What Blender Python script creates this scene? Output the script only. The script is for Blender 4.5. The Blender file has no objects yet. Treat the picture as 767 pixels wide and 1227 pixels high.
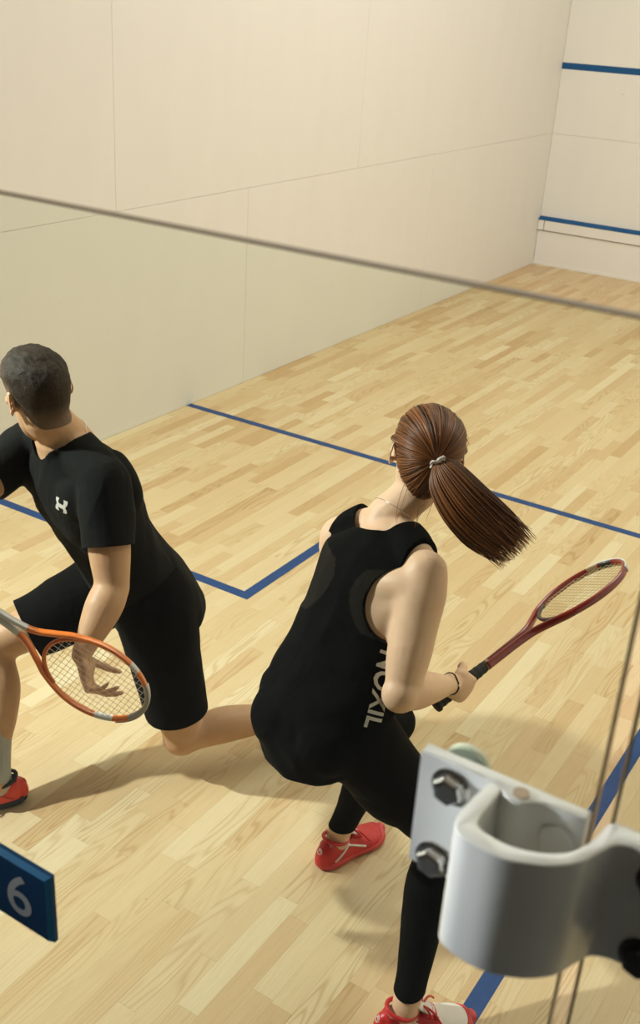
import bpy, bmesh, math, random
from mathutils import Vector, Matrix, noise
from mathutils.bvhtree import BVHTree

scene = bpy.context.scene
COL = scene.collection
PI = math.pi
random.seed(7)
V = Vector

# ------------------------------------------------------------------ camera
cam_data = bpy.data.cameras.new('camera')
cam = bpy.data.objects.new('camera', cam_data)
COL.objects.link(cam)
CAM_POS = V((3.90093, -0.606831, 2.282801))
RIGHT = V((0.8365429, 0.54528504, 0.05348094))
DOWN = V((0.27874067, -0.3395178, -0.89834921))
FWD = V((-0.47169865, 0.76641496, -0.43601432))
cam.matrix_world = Matrix(((RIGHT.x, -DOWN.x, -FWD.x, CAM_POS.x),
                           (RIGHT.y, -DOWN.y, -FWD.y, CAM_POS.y),
                           (RIGHT.z, -DOWN.z, -FWD.z, CAM_POS.z),
                           (0, 0, 0, 1)))
cam_data.sensor_fit = 'VERTICAL'
cam_data.sensor_height = 36.0
cam_data.sensor_width = 24.0
cam_data.lens = 1303.953 / 1227.0 * 36.0
cam_data.shift_x = (383.5 - 368.4365) / 1227.0
cam_data.shift_y = (623.02 - 613.5) / 1227.0
cam_data.clip_start = 0.05
cam_data.dof.use_dof = True
cam_data.dof.focus_distance = 2.6
cam_data.dof.aperture_fstop = 8.5
scene.camera = cam

# ------------------------------------------------------------------ world, lights, exposure
world = bpy.data.worlds.new('world')
scene.world = world
world.use_nodes = True
bg = world.node_tree.nodes['Background']
bg.inputs[0].default_value = (0.9, 0.85, 0.75, 1)
bg.inputs[1].default_value = 0.05

scene.view_settings.view_transform = 'Standard'
scene.view_settings.look = 'None'
scene.view_settings.gamma = 1.0
scene.view_settings.use_curve_mapping = False
scene.view_settings.exposure = 0.0


def area_light(name, loc, aim, size, power, color, size_y=None):
    d = bpy.data.lights.new(name, 'AREA')
    d.energy = power
    d.color = color
    d.shape = 'RECTANGLE'
    d.size = size
    d.size_y = size_y or size
    o = bpy.data.objects.new(name, d)
    COL.objects.link(o)
    o.location = loc
    o.rotation_euler = (V(aim) - V(loc)).to_track_quat('-Z', 'Y').to_euler()
    return o


WARM = (1.0, 0.965, 0.885)
area_light('ceiling_lamp', (3.4, 5.4, 5.45), (3.4, 5.4, 0), 5.0, 226, WARM, 3.4)
area_light('wall_lamp', (0.12, 0.10, 2.62), (2.8, 1.5, 0.5), 0.09, 142, (0.97, 1.0, 0.97))
lamp = area_light('corridor_lamp', (1.5, -0.75, 2.1), (3.66, -0.03, 1.735), 0.30, 1.9, (0.90, 0.96, 1.0))
lamp.data.spread = math.radians(32)


# ------------------------------------------------------------------ node helpers
def new_mat(name):
    m = bpy.data.materials.new(name)
    m.use_nodes = True
    nt = m.node_tree
    b = nt.nodes['Principled BSDF']
    return m, nt, b


def setin(b, **kw):
    for k, v in kw.items():
        b.inputs[k.replace('_', ' ')].default_value = v


def node(nt, t, **kw):
    n = nt.nodes.new(t)
    for k, v in kw.items():
        setattr(n, k, v)
    return n


def math_node(nt, op, a, b=None, c=None):
    n = nt.nodes.new('ShaderNodeMath')
    n.operation = op
    for i, x in enumerate((a, b, c)):
        if x is None:
            continue
        if isinstance(x, (int, float)):
            n.inputs[i].default_value = x
        else:
            nt.links.new(x, n.inputs[i])
    return n.outputs[0]


def ramp(nt, fac, stops):
    r = nt.nodes.new('ShaderNodeValToRGB')
    e = r.color_ramp.elements
    while len(e) < len(stops):
        e.new(0.5)
    for i, (p, c) in enumerate(stops):
        e[i].position = p
        e[i].color = (*c, 1) if len(c) == 3 else c
    nt.links.new(fac, r.inputs[0])
    return r.outputs[0]


def plain(name, col, rough=0.5, metal=0.0, spec=0.5, var=0.04, scale=40, bump=0.0, bscale=200, coat=0.0):
    """Principled with faint procedural colour variation and optional fine relief."""
    m, nt, b = new_mat(name)
    tc = node(nt, 'ShaderNodeTexCoord')
    n = node(nt, 'ShaderNodeTexNoise')
    n.inputs['Scale'].default_value = scale
    n.inputs['Detail'].default_value = 4
    nt.links.new(tc.outputs['Object'], n.inputs['Vector'])
    lo = tuple(max(0, c * (1 - var)) for c in col)
    hi = tuple(min(1, c * (1 + var)) for c in col)
    nt.links.new(ramp(nt, n.outputs['Fac'], [(0.3, lo), (0.7, hi)]), b.inputs['Base Color'])
    setin(b, Roughness=rough, Metallic=metal)
    b.inputs['Specular IOR Level'].default_value = spec
    b.inputs['Coat Weight'].default_value = coat
    if bump:
        n2 = node(nt, 'ShaderNodeTexNoise')
        n2.inputs['Scale'].default_value = bscale
        n2.inputs['Detail'].default_value = 3
        nt.links.new(tc.outputs['Object'], n2.inputs['Vector'])
        bp = node(nt, 'ShaderNodeBump')
        bp.inputs['Strength'].default_value = bump
        bp.inputs['Distance'].default_value = 0.002
        nt.links.new(n2.outputs['Fac'], bp.inputs['Height'])
        nt.links.new(bp.outputs['Normal'], b.inputs['Normal'])
    return m


def wood_mat():
    m, nt, b = new_mat('maple_strip_floor')
    L = nt.links.new
    geo = node(nt, 'ShaderNodeNewGeometry')
    oi = node(nt, 'ShaderNodeObjectInfo')
    at = node(nt, 'ShaderNodeAttribute')
    at.attribute_name = 'tone'
    tone = math_node(nt, 'FRACT', math_node(nt, 'ADD', oi.outputs['Random'], at.outputs['Fac']))
    t2 = math_node(nt, 'FRACT', math_node(nt, 'MULTIPLY', tone, 17.31))
    sep = node(nt, 'ShaderNodeSeparateXYZ')
    L(geo.outputs['Position'], sep.inputs[0])
    # position along / across the strip with a per-strip offset
    comb = node(nt, 'ShaderNodeCombineXYZ')
    L(sep.outputs[0], comb.inputs[0])
    L(math_node(nt, 'MULTIPLY', sep.outputs[1], 0.10), comb.inputs[1])
    L(math_node(nt, 'MULTIPLY', tone, 41.0), comb.inputs[2])
    n1 = node(nt, 'ShaderNodeTexNoise')
    n1.inputs['Scale'].default_value = 13
    n1.inputs['Detail'].default_value = 1.2
    L(comb.outputs[0], n1.inputs['Vector'])
    rings = math_node(nt, 'SINE', math_node(nt, 'MULTIPLY', n1.outputs['Fac'], 95.0))
    rings = math_node(nt, 'POWER', math_node(nt, 'MULTIPLY_ADD', rings, 0.5, 0.5), 3.0)
    comb2 = node(nt, 'ShaderNodeCombineXYZ')
    L(sep.outputs[0], comb2.inputs[0])
    L(math_node(nt, 'MULTIPLY', sep.outputs[1], 0.03), comb2.inputs[1])
    L(math_node(nt, 'MULTIPLY', tone, 13.0), comb2.inputs[2])
    n2 = node(nt, 'ShaderNodeTexNoise')
    n2.inputs['Scale'].default_value = 260
    n2.inputs['Detail'].default_value = 3
    L(comb2.outputs[0], n2.inputs['Vector'])
    base = ramp(nt, tone, [(0.0, (0.545, 0.37, 0.180)), (0.13, (0.605, 0.435, 0.232)), (0.4, (0.65, 0.495, 0.278)),
                           (0.75, (0.675, 0.53, 0.312)), (0.9, (0.695, 0.565, 0.345)), (1.0, (0.725, 0.605, 0.385))])
    # only some strips show strong cathedral figure
    fig = ramp(nt, t2, [(0.35, (0.04, 0.04, 0.04)), (0.95, (0.62, 0.62, 0.62))])
    mix = node(nt, 'ShaderNodeMix', data_type='RGBA', blend_type='MULTIPLY')
    L(math_node(nt, 'MULTIPLY', rings, fig), mix.inputs[0])
    L(base, mix.inputs[6])
    mix.inputs[7].default_value = (0.72, 0.60, 0.44, 1)
    mix2 = node(nt, 'ShaderNodeMix', data_type='RGBA', blend_type='MULTIPLY')
    L(ramp(nt, n2.outputs['Fac'], [(0.35, (0.20,) * 3), (0.62, (0, 0, 0))]), mix2.inputs[0])
    L(mix.outputs[2], mix2.inputs[6])
    mix2.inputs[7].default_value = (0.76, 0.66, 0.52, 1)
    # rare dark specks: knots and scuffs
    n3 = node(nt, 'ShaderNodeTexNoise')
    n3.inputs['Scale'].default_value = 16
    n3.inputs['Detail'].default_value = 2
    L(geo.outputs['Position'], n3.inputs['Vector'])
    mix3 = node(nt, 'ShaderNodeMix', data_type='RGBA', blend_type='MULTIPLY')
    L(ramp(nt, n3.outputs['Fac'], [(0.765, (0, 0, 0)), (0.80, (0.75,) * 3)]), mix3.inputs[0])
    L(mix2.outputs[2], mix3.inputs[6])
    mix3.inputs[7].default_value = (0.36, 0.25, 0.15, 1)
    L(mix3.outputs[2], b.inputs['Base Color'])
    setin(b, Roughness=0.42)
    b.inputs['Specular IOR Level'].default_value = 0.35
    bp = node(nt, 'ShaderNodeBump')
    bp.inputs['Strength'].default_value = 0.08
    bp.inputs['Distance'].default_value = 0.001
    L(n2.outputs['Fac'], bp.inputs['Height'])
    L(bp.outputs['Normal'], b.inputs['Normal'])
    return m


def wall_mat(name, col):
    m, nt, b = new_mat(name)
    L = nt.links.new
    geo = node(nt, 'ShaderNodeNewGeometry')
    mp = node(nt, 'ShaderNodeMapping')
    mp.inputs['Scale'].default_value = (1.0, 1.0, 0.25)
    L(geo.outputs['Position'], mp.inputs[0])
    n = node(nt, 'ShaderNodeTexNoise')
    n.inputs['Scale'].default_value = 6
    n.inputs['Detail'].default_value = 5
    L(mp.outputs[0], n.inputs['Vector'])
    base = ramp(nt, n.outputs['Fac'], [(0.3, tuple(c * 0.985 for c in col)), (0.7, tuple(min(1, c * 1.008) for c in col))])
    # ball marks: small dark smears
    mp2 = node(nt, 'ShaderNodeMapping')
    mp2.inputs['Rotation'].default_value = (0.4, 0.0, 0.0)
    mp2.inputs['Scale'].default_value = (3.0, 3.2, 11.0)
    L(geo.outputs['Position'], mp2.inputs[0])
    n2 = node(nt, 'ShaderNodeTexNoise')
    n2.inputs['Scale'].default_value = 2.2
    n2.inputs['Detail'].default_value = 6
    L(mp2.outputs[0], n2.inputs['Vector'])
    mx = node(nt, 'ShaderNodeMix', data_type='RGBA', blend_type='MULTIPLY')
    L(ramp(nt, n2.outputs['Fac'], [(0.735, (0, 0, 0)), (0.79, (0.4,) * 3)]), mx.inputs[0])
    L(base, mx.inputs[6])
    mx.inputs[7].default_value = (0.42, 0.40, 0.36, 1)
    L(mx.outputs[2], b.inputs['Base Color'])
    setin(b, Roughness=0.6)
    b.inputs['Specular IOR Level'].default_value = 0.25
    bp = node(nt, 'ShaderNodeBump')
    bp.inputs['Strength'].default_value = 0.04
    bp.inputs['Distance'].default_value = 0.002
    n3 = node(nt, 'ShaderNodeTexNoise')
    n3.inputs['Scale'].default_value = 90
    L(geo.outputs['Position'], n3.inputs['Vector'])
    L(n3.outputs['Fac'], bp.inputs['Height'])
    L(bp.outputs['Normal'], b.inputs['Normal'])
    return m


def cloth_mat(name, col, scale=26, strength=0.5, rough=0.85, sheen=0.12, stretch=(1, 1, 0.35)):
    m, nt, b = new_mat(name)
    L = nt.links.new
    tc = node(nt, 'ShaderNodeTexCoord')
    mp = node(nt, 'ShaderNodeMapping')
    mp.inputs['Scale'].default_value = stretch
    L(tc.outputs['Object'], mp.inputs[0])
    n = node(nt, 'ShaderNodeTexNoise')
    n.inputs['Scale'].default_value = scale
    n.inputs['Detail'].default_value = 2.0
    n.inputs['Distortion'].default_value = 0.6
    L(mp.outputs[0], n.inputs['Vector'])
    w = node(nt, 'ShaderNodeTexNoise')
    w.inputs['Scale'].default_value = 900
    L(tc.outputs['Object'], w.inputs['Vector'])
    bp = node(nt, 'ShaderNodeBump')
    bp.inputs['Strength'].default_value = strength
    bp.inputs['Distance'].default_value = 0.012
    L(n.outputs['Fac'], bp.inputs['Height'])
    bp2 = node(nt, 'ShaderNodeBump')
    bp2.inputs['Strength'].default_value = 0.15
    bp2.inputs['Distance'].default_value = 0.001
    L(w.outputs['Fac'], bp2.inputs['Height'])
    L(bp.outputs['Normal'], bp2.inputs['Normal'])
    L(bp2.outputs['Normal'], b.inputs['Normal'])
    L(ramp(nt, w.outputs['Fac'], [(0.3, tuple(c * 0.85 for c in col)), (0.7, tuple(c * 1.15 for c in col))]), b.inputs['Base Color'])
    setin(b, Roughness=rough)
    b.inputs['Specular IOR Level'].default_value = 0.06
    b.inputs['Sheen Weight'].default_value = sheen * 0.25
    b.inputs['Sheen Roughness'].default_value = 0.4
    return m


def skin_mat(name, col):
    m, nt, b = new_mat(name)
    L = nt.links.new
    tc = node(nt, 'ShaderNodeTexCoord')
    n = node(nt, 'ShaderNodeTexNoise')
    n.inputs['Scale'].default_value = 22
    n.inputs['Detail'].default_value = 6
    L(tc.outputs['Object'], n.inputs['Vector'])
    L(ramp(nt, n.outputs['Fac'], [(0.3, (col[0] * 0.94, col[1] * 0.88, col[2] * 0.86)), (0.7, col)]), b.inputs['Base Color'])
    setin(b, Roughness=0.5)
    b.inputs['Specular IOR Level'].default_value = 0.35
    b.inputs['Subsurface Weight'].default_value = 0.12
    b.inputs['Subsurface Radius'].default_value = (0.012, 0.005, 0.003)
    b.inputs['Subsurface Scale'].default_value = 1.0
    n2 = node(nt, 'ShaderNodeTexNoise')
    n2.inputs['Scale'].default_value = 350
    L(tc.outputs['Object'], n2.inputs['Vector'])
    bp = node(nt, 'ShaderNodeBump')
    bp.inputs['Strength'].default_value = 0.12
    bp.inputs['Distance'].default_value = 0.001
    L(n2.outputs['Fac'], bp.inputs['Height'])
    L(bp.outputs['Normal'], b.inputs['Normal'])
    return m


def hair_mat(name, dark, light, rough=0.36, spec=0.6, bump=0.05):
    m, nt, b = new_mat(name)
    L = nt.links.new
    at = node(nt, 'ShaderNodeAttribute')
    at.attribute_name = 'tone'
    L(ramp(nt, at.outputs['Fac'], [(0.0, dark), (1.0, light)]), b.inputs['Base Color'])
    setin(b, Roughness=rough)
    b.inputs['Specular IOR Level'].default_value = spec
    tc = node(nt, 'ShaderNodeTexCoord')
    n = node(nt, 'ShaderNodeTexNoise')
    n.inputs['Scale'].default_value = 260
    n.inputs['Detail'].default_value = 3
    L(tc.outputs['Object'], n.inputs['Vector'])
    bp = node(nt, 'ShaderNodeBump')
    bp.inputs['Strength'].default_value = bump
    bp.inputs['Distance'].default_value = 0.003
    L(n.outputs['Fac'], bp.inputs['Height'])
    L(bp.outputs['Normal'], b.inputs['Normal'])
    return m


def glass_mat():
    """Clear toughened pane: straight-through transmission with Fresnel reflection."""
    m = bpy.data.materials.new('pane_glass')
    m.use_nodes = True
    nt = m.node_tree
    nt.nodes.clear()
    L = nt.links.new
    out = node(nt, 'ShaderNodeOutputMaterial')
    tr = node(nt, 'ShaderNodeBsdfTransparent')
    tr.inputs[0].default_value = (0.962, 0.985, 0.955, 1)
    gl = node(nt, 'ShaderNodeBsdfGlossy')
    gl.inputs['Roughness'].default_value = 0.0
    fr = node(nt, 'ShaderNodeFresnel')
    fr.inputs['IOR'].default_value = 1.5
    mx = node(nt, 'ShaderNodeMixShader')
    geo = node(nt, 'ShaderNodeNewGeometry')
    L(math_node(nt, 'MULTIPLY', fr.outputs[0], math_node(nt, 'SUBTRACT', 1.0, geo.outputs['Backfacing'])), mx.inputs[0])
    L(tr.outputs[0], mx.inputs[1])
    L(gl.outputs[0], mx.inputs[2])
    L(mx.outputs[0], out.inputs[0])
    return m


M_WOOD = wood_mat()
M_WALL = wall_mat('painted_plaster_panel', (0.82, 0.805, 0.755))
M_SEAM = plain('panel_backing', (0.66, 0.62, 0.54), 0.8)
M_SUBFLOOR = plain('subfloor', (0.25, 0.17, 0.09), 0.8)
M_LINE = plain('blue_floor_paint', (0.014, 0.055, 0.185), 0.5, spec=0.25, var=0.12, scale=25)
M_LINE_WALL = plain('blue_wall_paint', (0.010, 0.085, 0.235), 0.6, spec=0.25, var=0.05)
M_TIN = plain('white_tin_board', (0.84, 0.82, 0.77), 0.5, var=0.01, scale=4)
M_DARK = plain('dark_slot', (0.04, 0.035, 0.03), 0.7)
M_GLASS = glass_mat()
M_GLASS_EDGE = plain('ground_glass_edge', (0.17, 0.115, 0.055), 0.3, spec=0.4, var=0.25, scale=9)
M_HINGE = plain('white_enamelled_casting', (0.77, 0.77, 0.74), 0.28, spec=0.5, var=0.02, coat=0.3)
M_CHROME = plain('chrome_bolt', (0.62, 0.60, 0.57), 0.12, metal=1.0, var=0.02)
M_BLACKBOLT = plain('black_bolt', (0.02, 0.02, 0.02), 0.35)
M_WASHER = plain('pale_green_washer', (0.66, 0.68, 0.56), 0.35)
M_SIGN = plain('blue_acrylic', (0.003, 0.045, 0.130), 0.5, spec=0.15, var=0.05)
M_SIGN_EDGE = plain('blue_acrylic_edge', (0.010, 0.16, 0.36), 0.35, var=0.05)
M_NUM = plain('grey_white_print', (0.50, 0.52, 0.52), 0.5)
M_CORR = plain('corridor_paint', (0.07, 0.068, 0.062), 0.7)
M_CARPET = plain('corridor_carpet', (0.10, 0.11, 0.12), 0.95, var=0.3, scale=120)


# ------------------------------------------------------------------ object helpers
def link_mesh(name, me, mat=None, parent=None):
    o = bpy.data.objects.new(name, me)
    COL.objects.link(o)
    if mat:
        for mm in (mat if isinstance(mat, (list, tuple)) else [mat]):
            me.materials.append(mm)
    if parent:
        o.parent = parent
        o.matrix_parent_inverse = parent.matrix_world.inverted()
    return o


def obj(name, bm, mat=None, parent=None, smooth=False):
    me = bpy.data.meshes.new(name)
    bmesh.ops.recalc_face_normals(bm, faces=bm.faces)
    bm.to_mesh(me)
    bm.free()
    if smooth:
        me.polygons.foreach_set('use_smooth', [True] * len(me.polygons))
    return link_mesh(name, me, mat, parent)


def thing(name, label, cat, loc=(0, 0, 0), group=None):
    o = bpy.data.objects.new(name, None)
    COL.objects.link(o)
    o.empty_display_size = 0.1
    o.location = loc
    o.matrix_world = Matrix.Translation(loc)
    o['label'] = label
    o['category'] = cat
    if group:
        o['group'] = group
    return o


def box(bm, lo, hi, bev=0.0):
    lo, hi = V(lo), V(hi)
    c = (lo + hi) / 2
    s = hi - lo
    r = bmesh.ops.create_cube(bm, size=1.0, matrix=Matrix.Translation(c) @ Matrix.Diagonal((s.x, s.y, s.z, 1)))
    if bev:
        es = list({e for v in r['verts'] for e in v.link_edges})
        bmesh.ops.bevel(bm, geom=es, offset=bev, segments=2, affect='EDGES', profile=0.5)
    return bm


def structure(o):
    o['kind'] = 'structure'
    return o


def catmull(P, n):
    """Interpolate a list of equal-length tuples of floats/Vectors."""
    out = []
    k = len(P)
    for i in range(k - 1):
        p0, p1, p2, p3 = P[max(i - 1, 0)], P[i], P[i + 1], P[min(i + 2, k - 1)]
        for j in range(n):
            t = j / n
            t2, t3 = t * t, t * t * t
            row = []
            for a, b, c, d in zip(p0, p1, p2, p3):
                row.append((2 * b + (c - a) * t + (2 * a - 5 * b + 4 * c - d) * t2 + (3 * b - a - 3 * c + d) * t3) * 0.5)
            out.append(tuple(row))
    out.append(tuple(P[-1]))
    return out


def loft(bm, stations, ref, n=4, seg=20, cap=True, power=1.0, capk=1.0):
    """Closed elliptical sweep. station = (point, half width, depth to ref side, depth to far side[, ref])."""
    st = []
    for s in stations:
        p, w, df, db = s[:4]
        st.append((V(p), float(w), float(df), float(db), V(s[4] if len(s) > 4 else ref)))
    st = catmull(st, n) if len(st) > 1 else st
    rows = []
    m = len(st)
    for i, (p, w, df, db, rf) in enumerate(st):
        t = (st[min(i + 1, m - 1)][0] - st[max(i - 1, 0)][0])
        if t.length < 1e-9:
            t = V((0, 0, 1))
        t.normalize()
        f = rf - t * rf.dot(t)
        f.normalize()
        rows.append((p, max(w, 1e-4), max(df, 1e-4), max(db, 1e-4), t, f))
    full = []
    if cap:
        p, w, df, db, t, f = rows[0]
        rr = min(w, (df + db) / 2) * capk
        for a in (80, 60, 40, 20):
            c, s = math.cos(math.radians(a)), math.sin(math.radians(a))
            full.append((p - t * rr * s, w * c, df * c, db * c, t, f))
    full += rows
    if cap:
        p, w, df, db, t, f = rows[-1]
        rr = min(w, (df + db) / 2) * capk
        for a in (20, 40, 60, 80):
            c, s = math.cos(math.radians(a)), math.sin(math.radians(a))
            full.append((p + t * rr * s, w * c, df * c, db * c, t, f))
    rings = []
    for p, w, df, db, t, f in full:
        r = f.cross(t)
        ring = []
        for k in range(seg):
            a = 2 * PI * k / seg
            c, s = math.cos(a), math.sin(a)
            if power != 1.0:
                c = math.copysign(abs(c) ** power, c)
                s = math.copysign(abs(s) ** power, s)
            ring.append(bm.verts.new(p + r * (w * c) + f * ((df if s > 0 else db) * s)))
        rings.append(ring)
    for a, b in zip(rings, rings[1:]):
        for k in range(seg):
            bm.faces.new((a[k], a[(k + 1) % seg], b[(k + 1) % seg], b[k]))
    bm.faces.new(list(reversed(rings[0])))
    bm.faces.new(rings[-1])
    return rings


def limb(bm, pts, ref, n=5, seg=18, cap=True):
    """pts: (point, radius) or (point, rx, ry)."""
    st = []
    for q in pts:
        if len(q) == 2:
            st.append((q[0], q[1], q[1], q[1]))
        else:
            st.append((q[0], q[1], q[2], q[2]))
    return loft(bm, st, ref, n, seg, cap)


def wire(bm, pts, rad, seg=6, n=1, cap=False):
    """Thin tube along points, parallel-transported."""
    P = [V(p) for p in pts]
    if n > 1:
        P = [q[0] for q in catmull([(p,) for p in P], n)]
    R = rad if isinstance(rad, (list, tuple)) else [rad] * len(P)
    if len(R) != len(P):
        R = [R[min(int(i / max(len(P) - 1, 1) * (len(R) - 1)), len(R) - 1)] +
             (R[min(int(i / max(len(P) - 1, 1) * (len(R) - 1)) + 1, len(R) - 1)] - R[min(int(i / max(len(P) - 1, 1) * (len(R) - 1)), len(R) - 1)]) *
             ((i / max(len(P) - 1, 1) * (len(R) - 1)) % 1) for i in range(len(P))]
    t0 = (P[1] - P[0]).normalized()
    f = t0.orthogonal().normalized()
    prev = None
    out = []
    for i, p in enumerate(P):
        t = (P[min(i + 1, len(P) - 1)] - P[max(i - 1, 0)])
        if t.length < 1e-9:
            t = t0.copy()
        t.normalize()
        f = (f - t * f.dot(t)).normalized()
        b = t.cross(f)
        ring = [bm.verts.new(p + (f * math.cos(2 * PI * k / seg) + b * math.sin(2 * PI * k / seg)) * R[i]) for k in range(seg)]
        if prev:
            for k in range(seg):
                out.append(bm.faces.new((prev[k], prev[(k + 1) % seg], ring[(k + 1) % seg], ring[k])))
        else:
            out.append(bm.faces.new(list(reversed(ring))))
        prev = ring
    out.append(bm.faces.new(prev))
    return out


def ellipsoid(bm, c, ax, ay, az, R=None, u=20, v=14):
    M = Matrix.Translation(c) @ ((R or Matrix.Identity(3)).to_4x4()) @ Matrix.Diagonal((ax, ay, az, 1))
    return bmesh.ops.create_uvsphere(bm, u_segments=u, v_segments=v, radius=1.0, matrix=M)


def frame_from(fwd, up):
    """3x3 with columns right, forward, up."""
    f = V(fwd).normalized()
    u = V(up)
    u = (u - f * u.dot(f)).normalized()
    r = f.cross(u)
    return Matrix(((r.x, f.x, u.x), (r.y, f.y, u.y), (r.z, f.z, u.z)))


def fuse(name, bm, mat, parent, voxel=0.006, smooth=6, wrinkle=None, cuts=(), cutters=(), factor=0.5, after=None, soften=()):
    """Merge overlapping volumes into one continuous surface, smooth, wrinkle and trim it."""
    me = bpy.data.meshes.new(name)
    bmesh.ops.recalc_face_normals(bm, faces=bm.faces)
    bm.to_mesh(me)
    bm.free()
    tmp = bpy.data.objects.new(name + '_tmp', me)
    COL.objects.link(tmp)
    rm = tmp.modifiers.new('r', 'REMESH')
    rm.mode = 'VOXEL'
    rm.voxel_size = voxel
    sm = tmp.modifiers.new('s', 'SMOOTH')
    sm.factor = factor
    sm.iterations = smooth
    dg = bpy.context.evaluated_depsgraph_get()
    out = bpy.data.meshes.new_from_object(tmp.evaluated_get(dg))
    bpy.data.objects.remove(tmp)
    if wrinkle:
        nors = [v.normal.copy() for v in out.vertices]
        for v, nn in zip(out.vertices, nors):
            d = wrinkle(v.co, nn)
            if d:
                v.co += nn * d
        out.update()
    b2 = bmesh.new()
    b2.from_mesh(out)
    for c_, r_, it_ in soften:
        vs_ = [v for v in b2.verts if (v.co - c_).length < r_]
        for _ in range(it_):
            bmesh.ops.smooth_vert(b2, verts=vs_, factor=0.5, use_axis_x=True, use_axis_y=True, use_axis_z=True)
    for p, nrm in cuts:
        g = list(b2.verts) + list(b2.edges) + list(b2.faces)
        r = bmesh.ops.bisect_plane(b2, geom=g, plane_co=V(p), plane_no=V(nrm), clear_outer=True)
        ed = [e for e in r['geom_cut'] if isinstance(e, bmesh.types.BMEdge)]
        if ed:
            bmesh.ops.holes_fill(b2, edges=ed)
    b2.to_mesh(out)
    b2.free()
    if cutters:
        tmp = bpy.data.objects.new(name + '_tmp', out)
        COL.objects.link(tmp)
        cobs = []
        for cb in cutters:
            cm = bpy.data.meshes.new('cut')
            bmesh.ops.recalc_face_normals(cb, faces=cb.faces)
            cb.to_mesh(cm)
            cb.free()
            co = bpy.data.objects.new('cut', cm)
            COL.objects.link(co)
            cobs.append(co)
            md = tmp.modifiers.new('b', 'BOOLEAN')
            md.operation = 'DIFFERENCE'
            md.object = co
            md.solver = 'EXACT'
        dg = bpy.context.evaluated_depsgraph_get()
        o2 = bpy.data.meshes.new_from_object(tmp.evaluated_get(dg))
        bpy.data.objects.remove(tmp)
        for co in cobs:
            bpy.data.objects.remove(co)
        out = o2
    out.name = name
    out.materials.clear()
    if after:
        after(out)
    out.polygons.foreach_set('use_smooth', [True] * len(out.polygons))
    out.update()
    return link_mesh(name, out, mat, parent)


def bvh_of(o):
    me = o.data
    return BVHTree.FromPolygons([v.co.copy() for v in me.vertices], [tuple(p.vertices) for p in me.polygons])


def decal(name, polys, origin, right, up, bvh, mat, parent, off=0.0012, sub=2, reach=0.12):
    """Flat print laid onto a curved surface: polys are lists of 2D points (metres)."""
    right, up = V(right).normalized(), V(up).normalized()
    nrm = right.cross(up).normalized()
    bm = bmesh.new()
    for poly in polys:
        vs = [bm.verts.new((x, y, 0)) for x, y in poly]
        bm.faces.new(vs)
    bmesh.ops.triangulate(bm, faces=list(bm.faces))
    for _ in range(sub):
        bmesh.ops.subdivide_edges(bm, edges=list(bm.edges), cuts=1, use_grid_fill=False)
        bmesh.ops.triangulate(bm, faces=list(bm.faces))
    for v in bm.verts:
        p = V(origin) + right * v.co.x + up * v.co.y
        h = bvh.ray_cast(p + nrm * reach, -nrm, 2 * reach)
        v.co = (h[0] + nrm * off) if h[0] else p
    return obj(name, bm, mat, parent, smooth=True)


# ------------------------------------------------------------------ the court
DEPTH = 9.695          # glass back wall at y = 0, front wall here
WIDTH = 6.6
HEIGHT = 5.55

# floor: sub-floor slab, single maple strips laid along the court
bm = bmesh.new()
box(bm, (-0.2, -3.2, -0.12), (WIDTH + 0.2, DEPTH + 0.2, -0.018))
floor = structure(obj('floor', bm, M_SUBFLOOR))

STRIP = 0.0625
planks = []
for i in range(int(WIDTH / STRIP) + 1):
    x0 = i * STRIP
    x1 = min(x0 + STRIP, WIDTH)
    y = -random.uniform(0.0, 0.4)
    while y < DEPTH:
        ln = random.choice((0.28, 0.36, 0.45, 0.52, 0.60, 0.75))
        a, b_ = max(y, 0.0), min(y + ln, DEPTH)
        if b_ - a > 0.01:
            planks.append((x0, x1, a, b_, random.uniform(-0.00015, 0.0)))
        y += ln


def cam_px(p):
    d = V(p) - CAM_POS
    z = d.dot(FWD)
    if z < 0.1:
        return None
    return 368.4 + 1303.95 * d.dot(RIGHT) / z, 623.0 + 1303.95 * d.dot(DOWN) / z, z


def in_view(pl):
    # strips near the back of the court that the open floor shows (not behind players or hinge)
    q = cam_px(((pl[0] + pl[1]) / 2, (pl[2] + pl[3]) / 2, 0))
    if not q:
        return None
    u, v, z = q
    if not (-20 < u < 790 and 300 < v < 1250):
        return None
    for (a, b2, c, d) in ((0, 560, 250, 880), (310, 620, 520, 1000), (500, 900, 767, 1150), (330, 880, 490, 960)):
        if a < u < c and b2 < v < d:
            return None
    return z * z / (pl[3] - pl[2])


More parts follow.
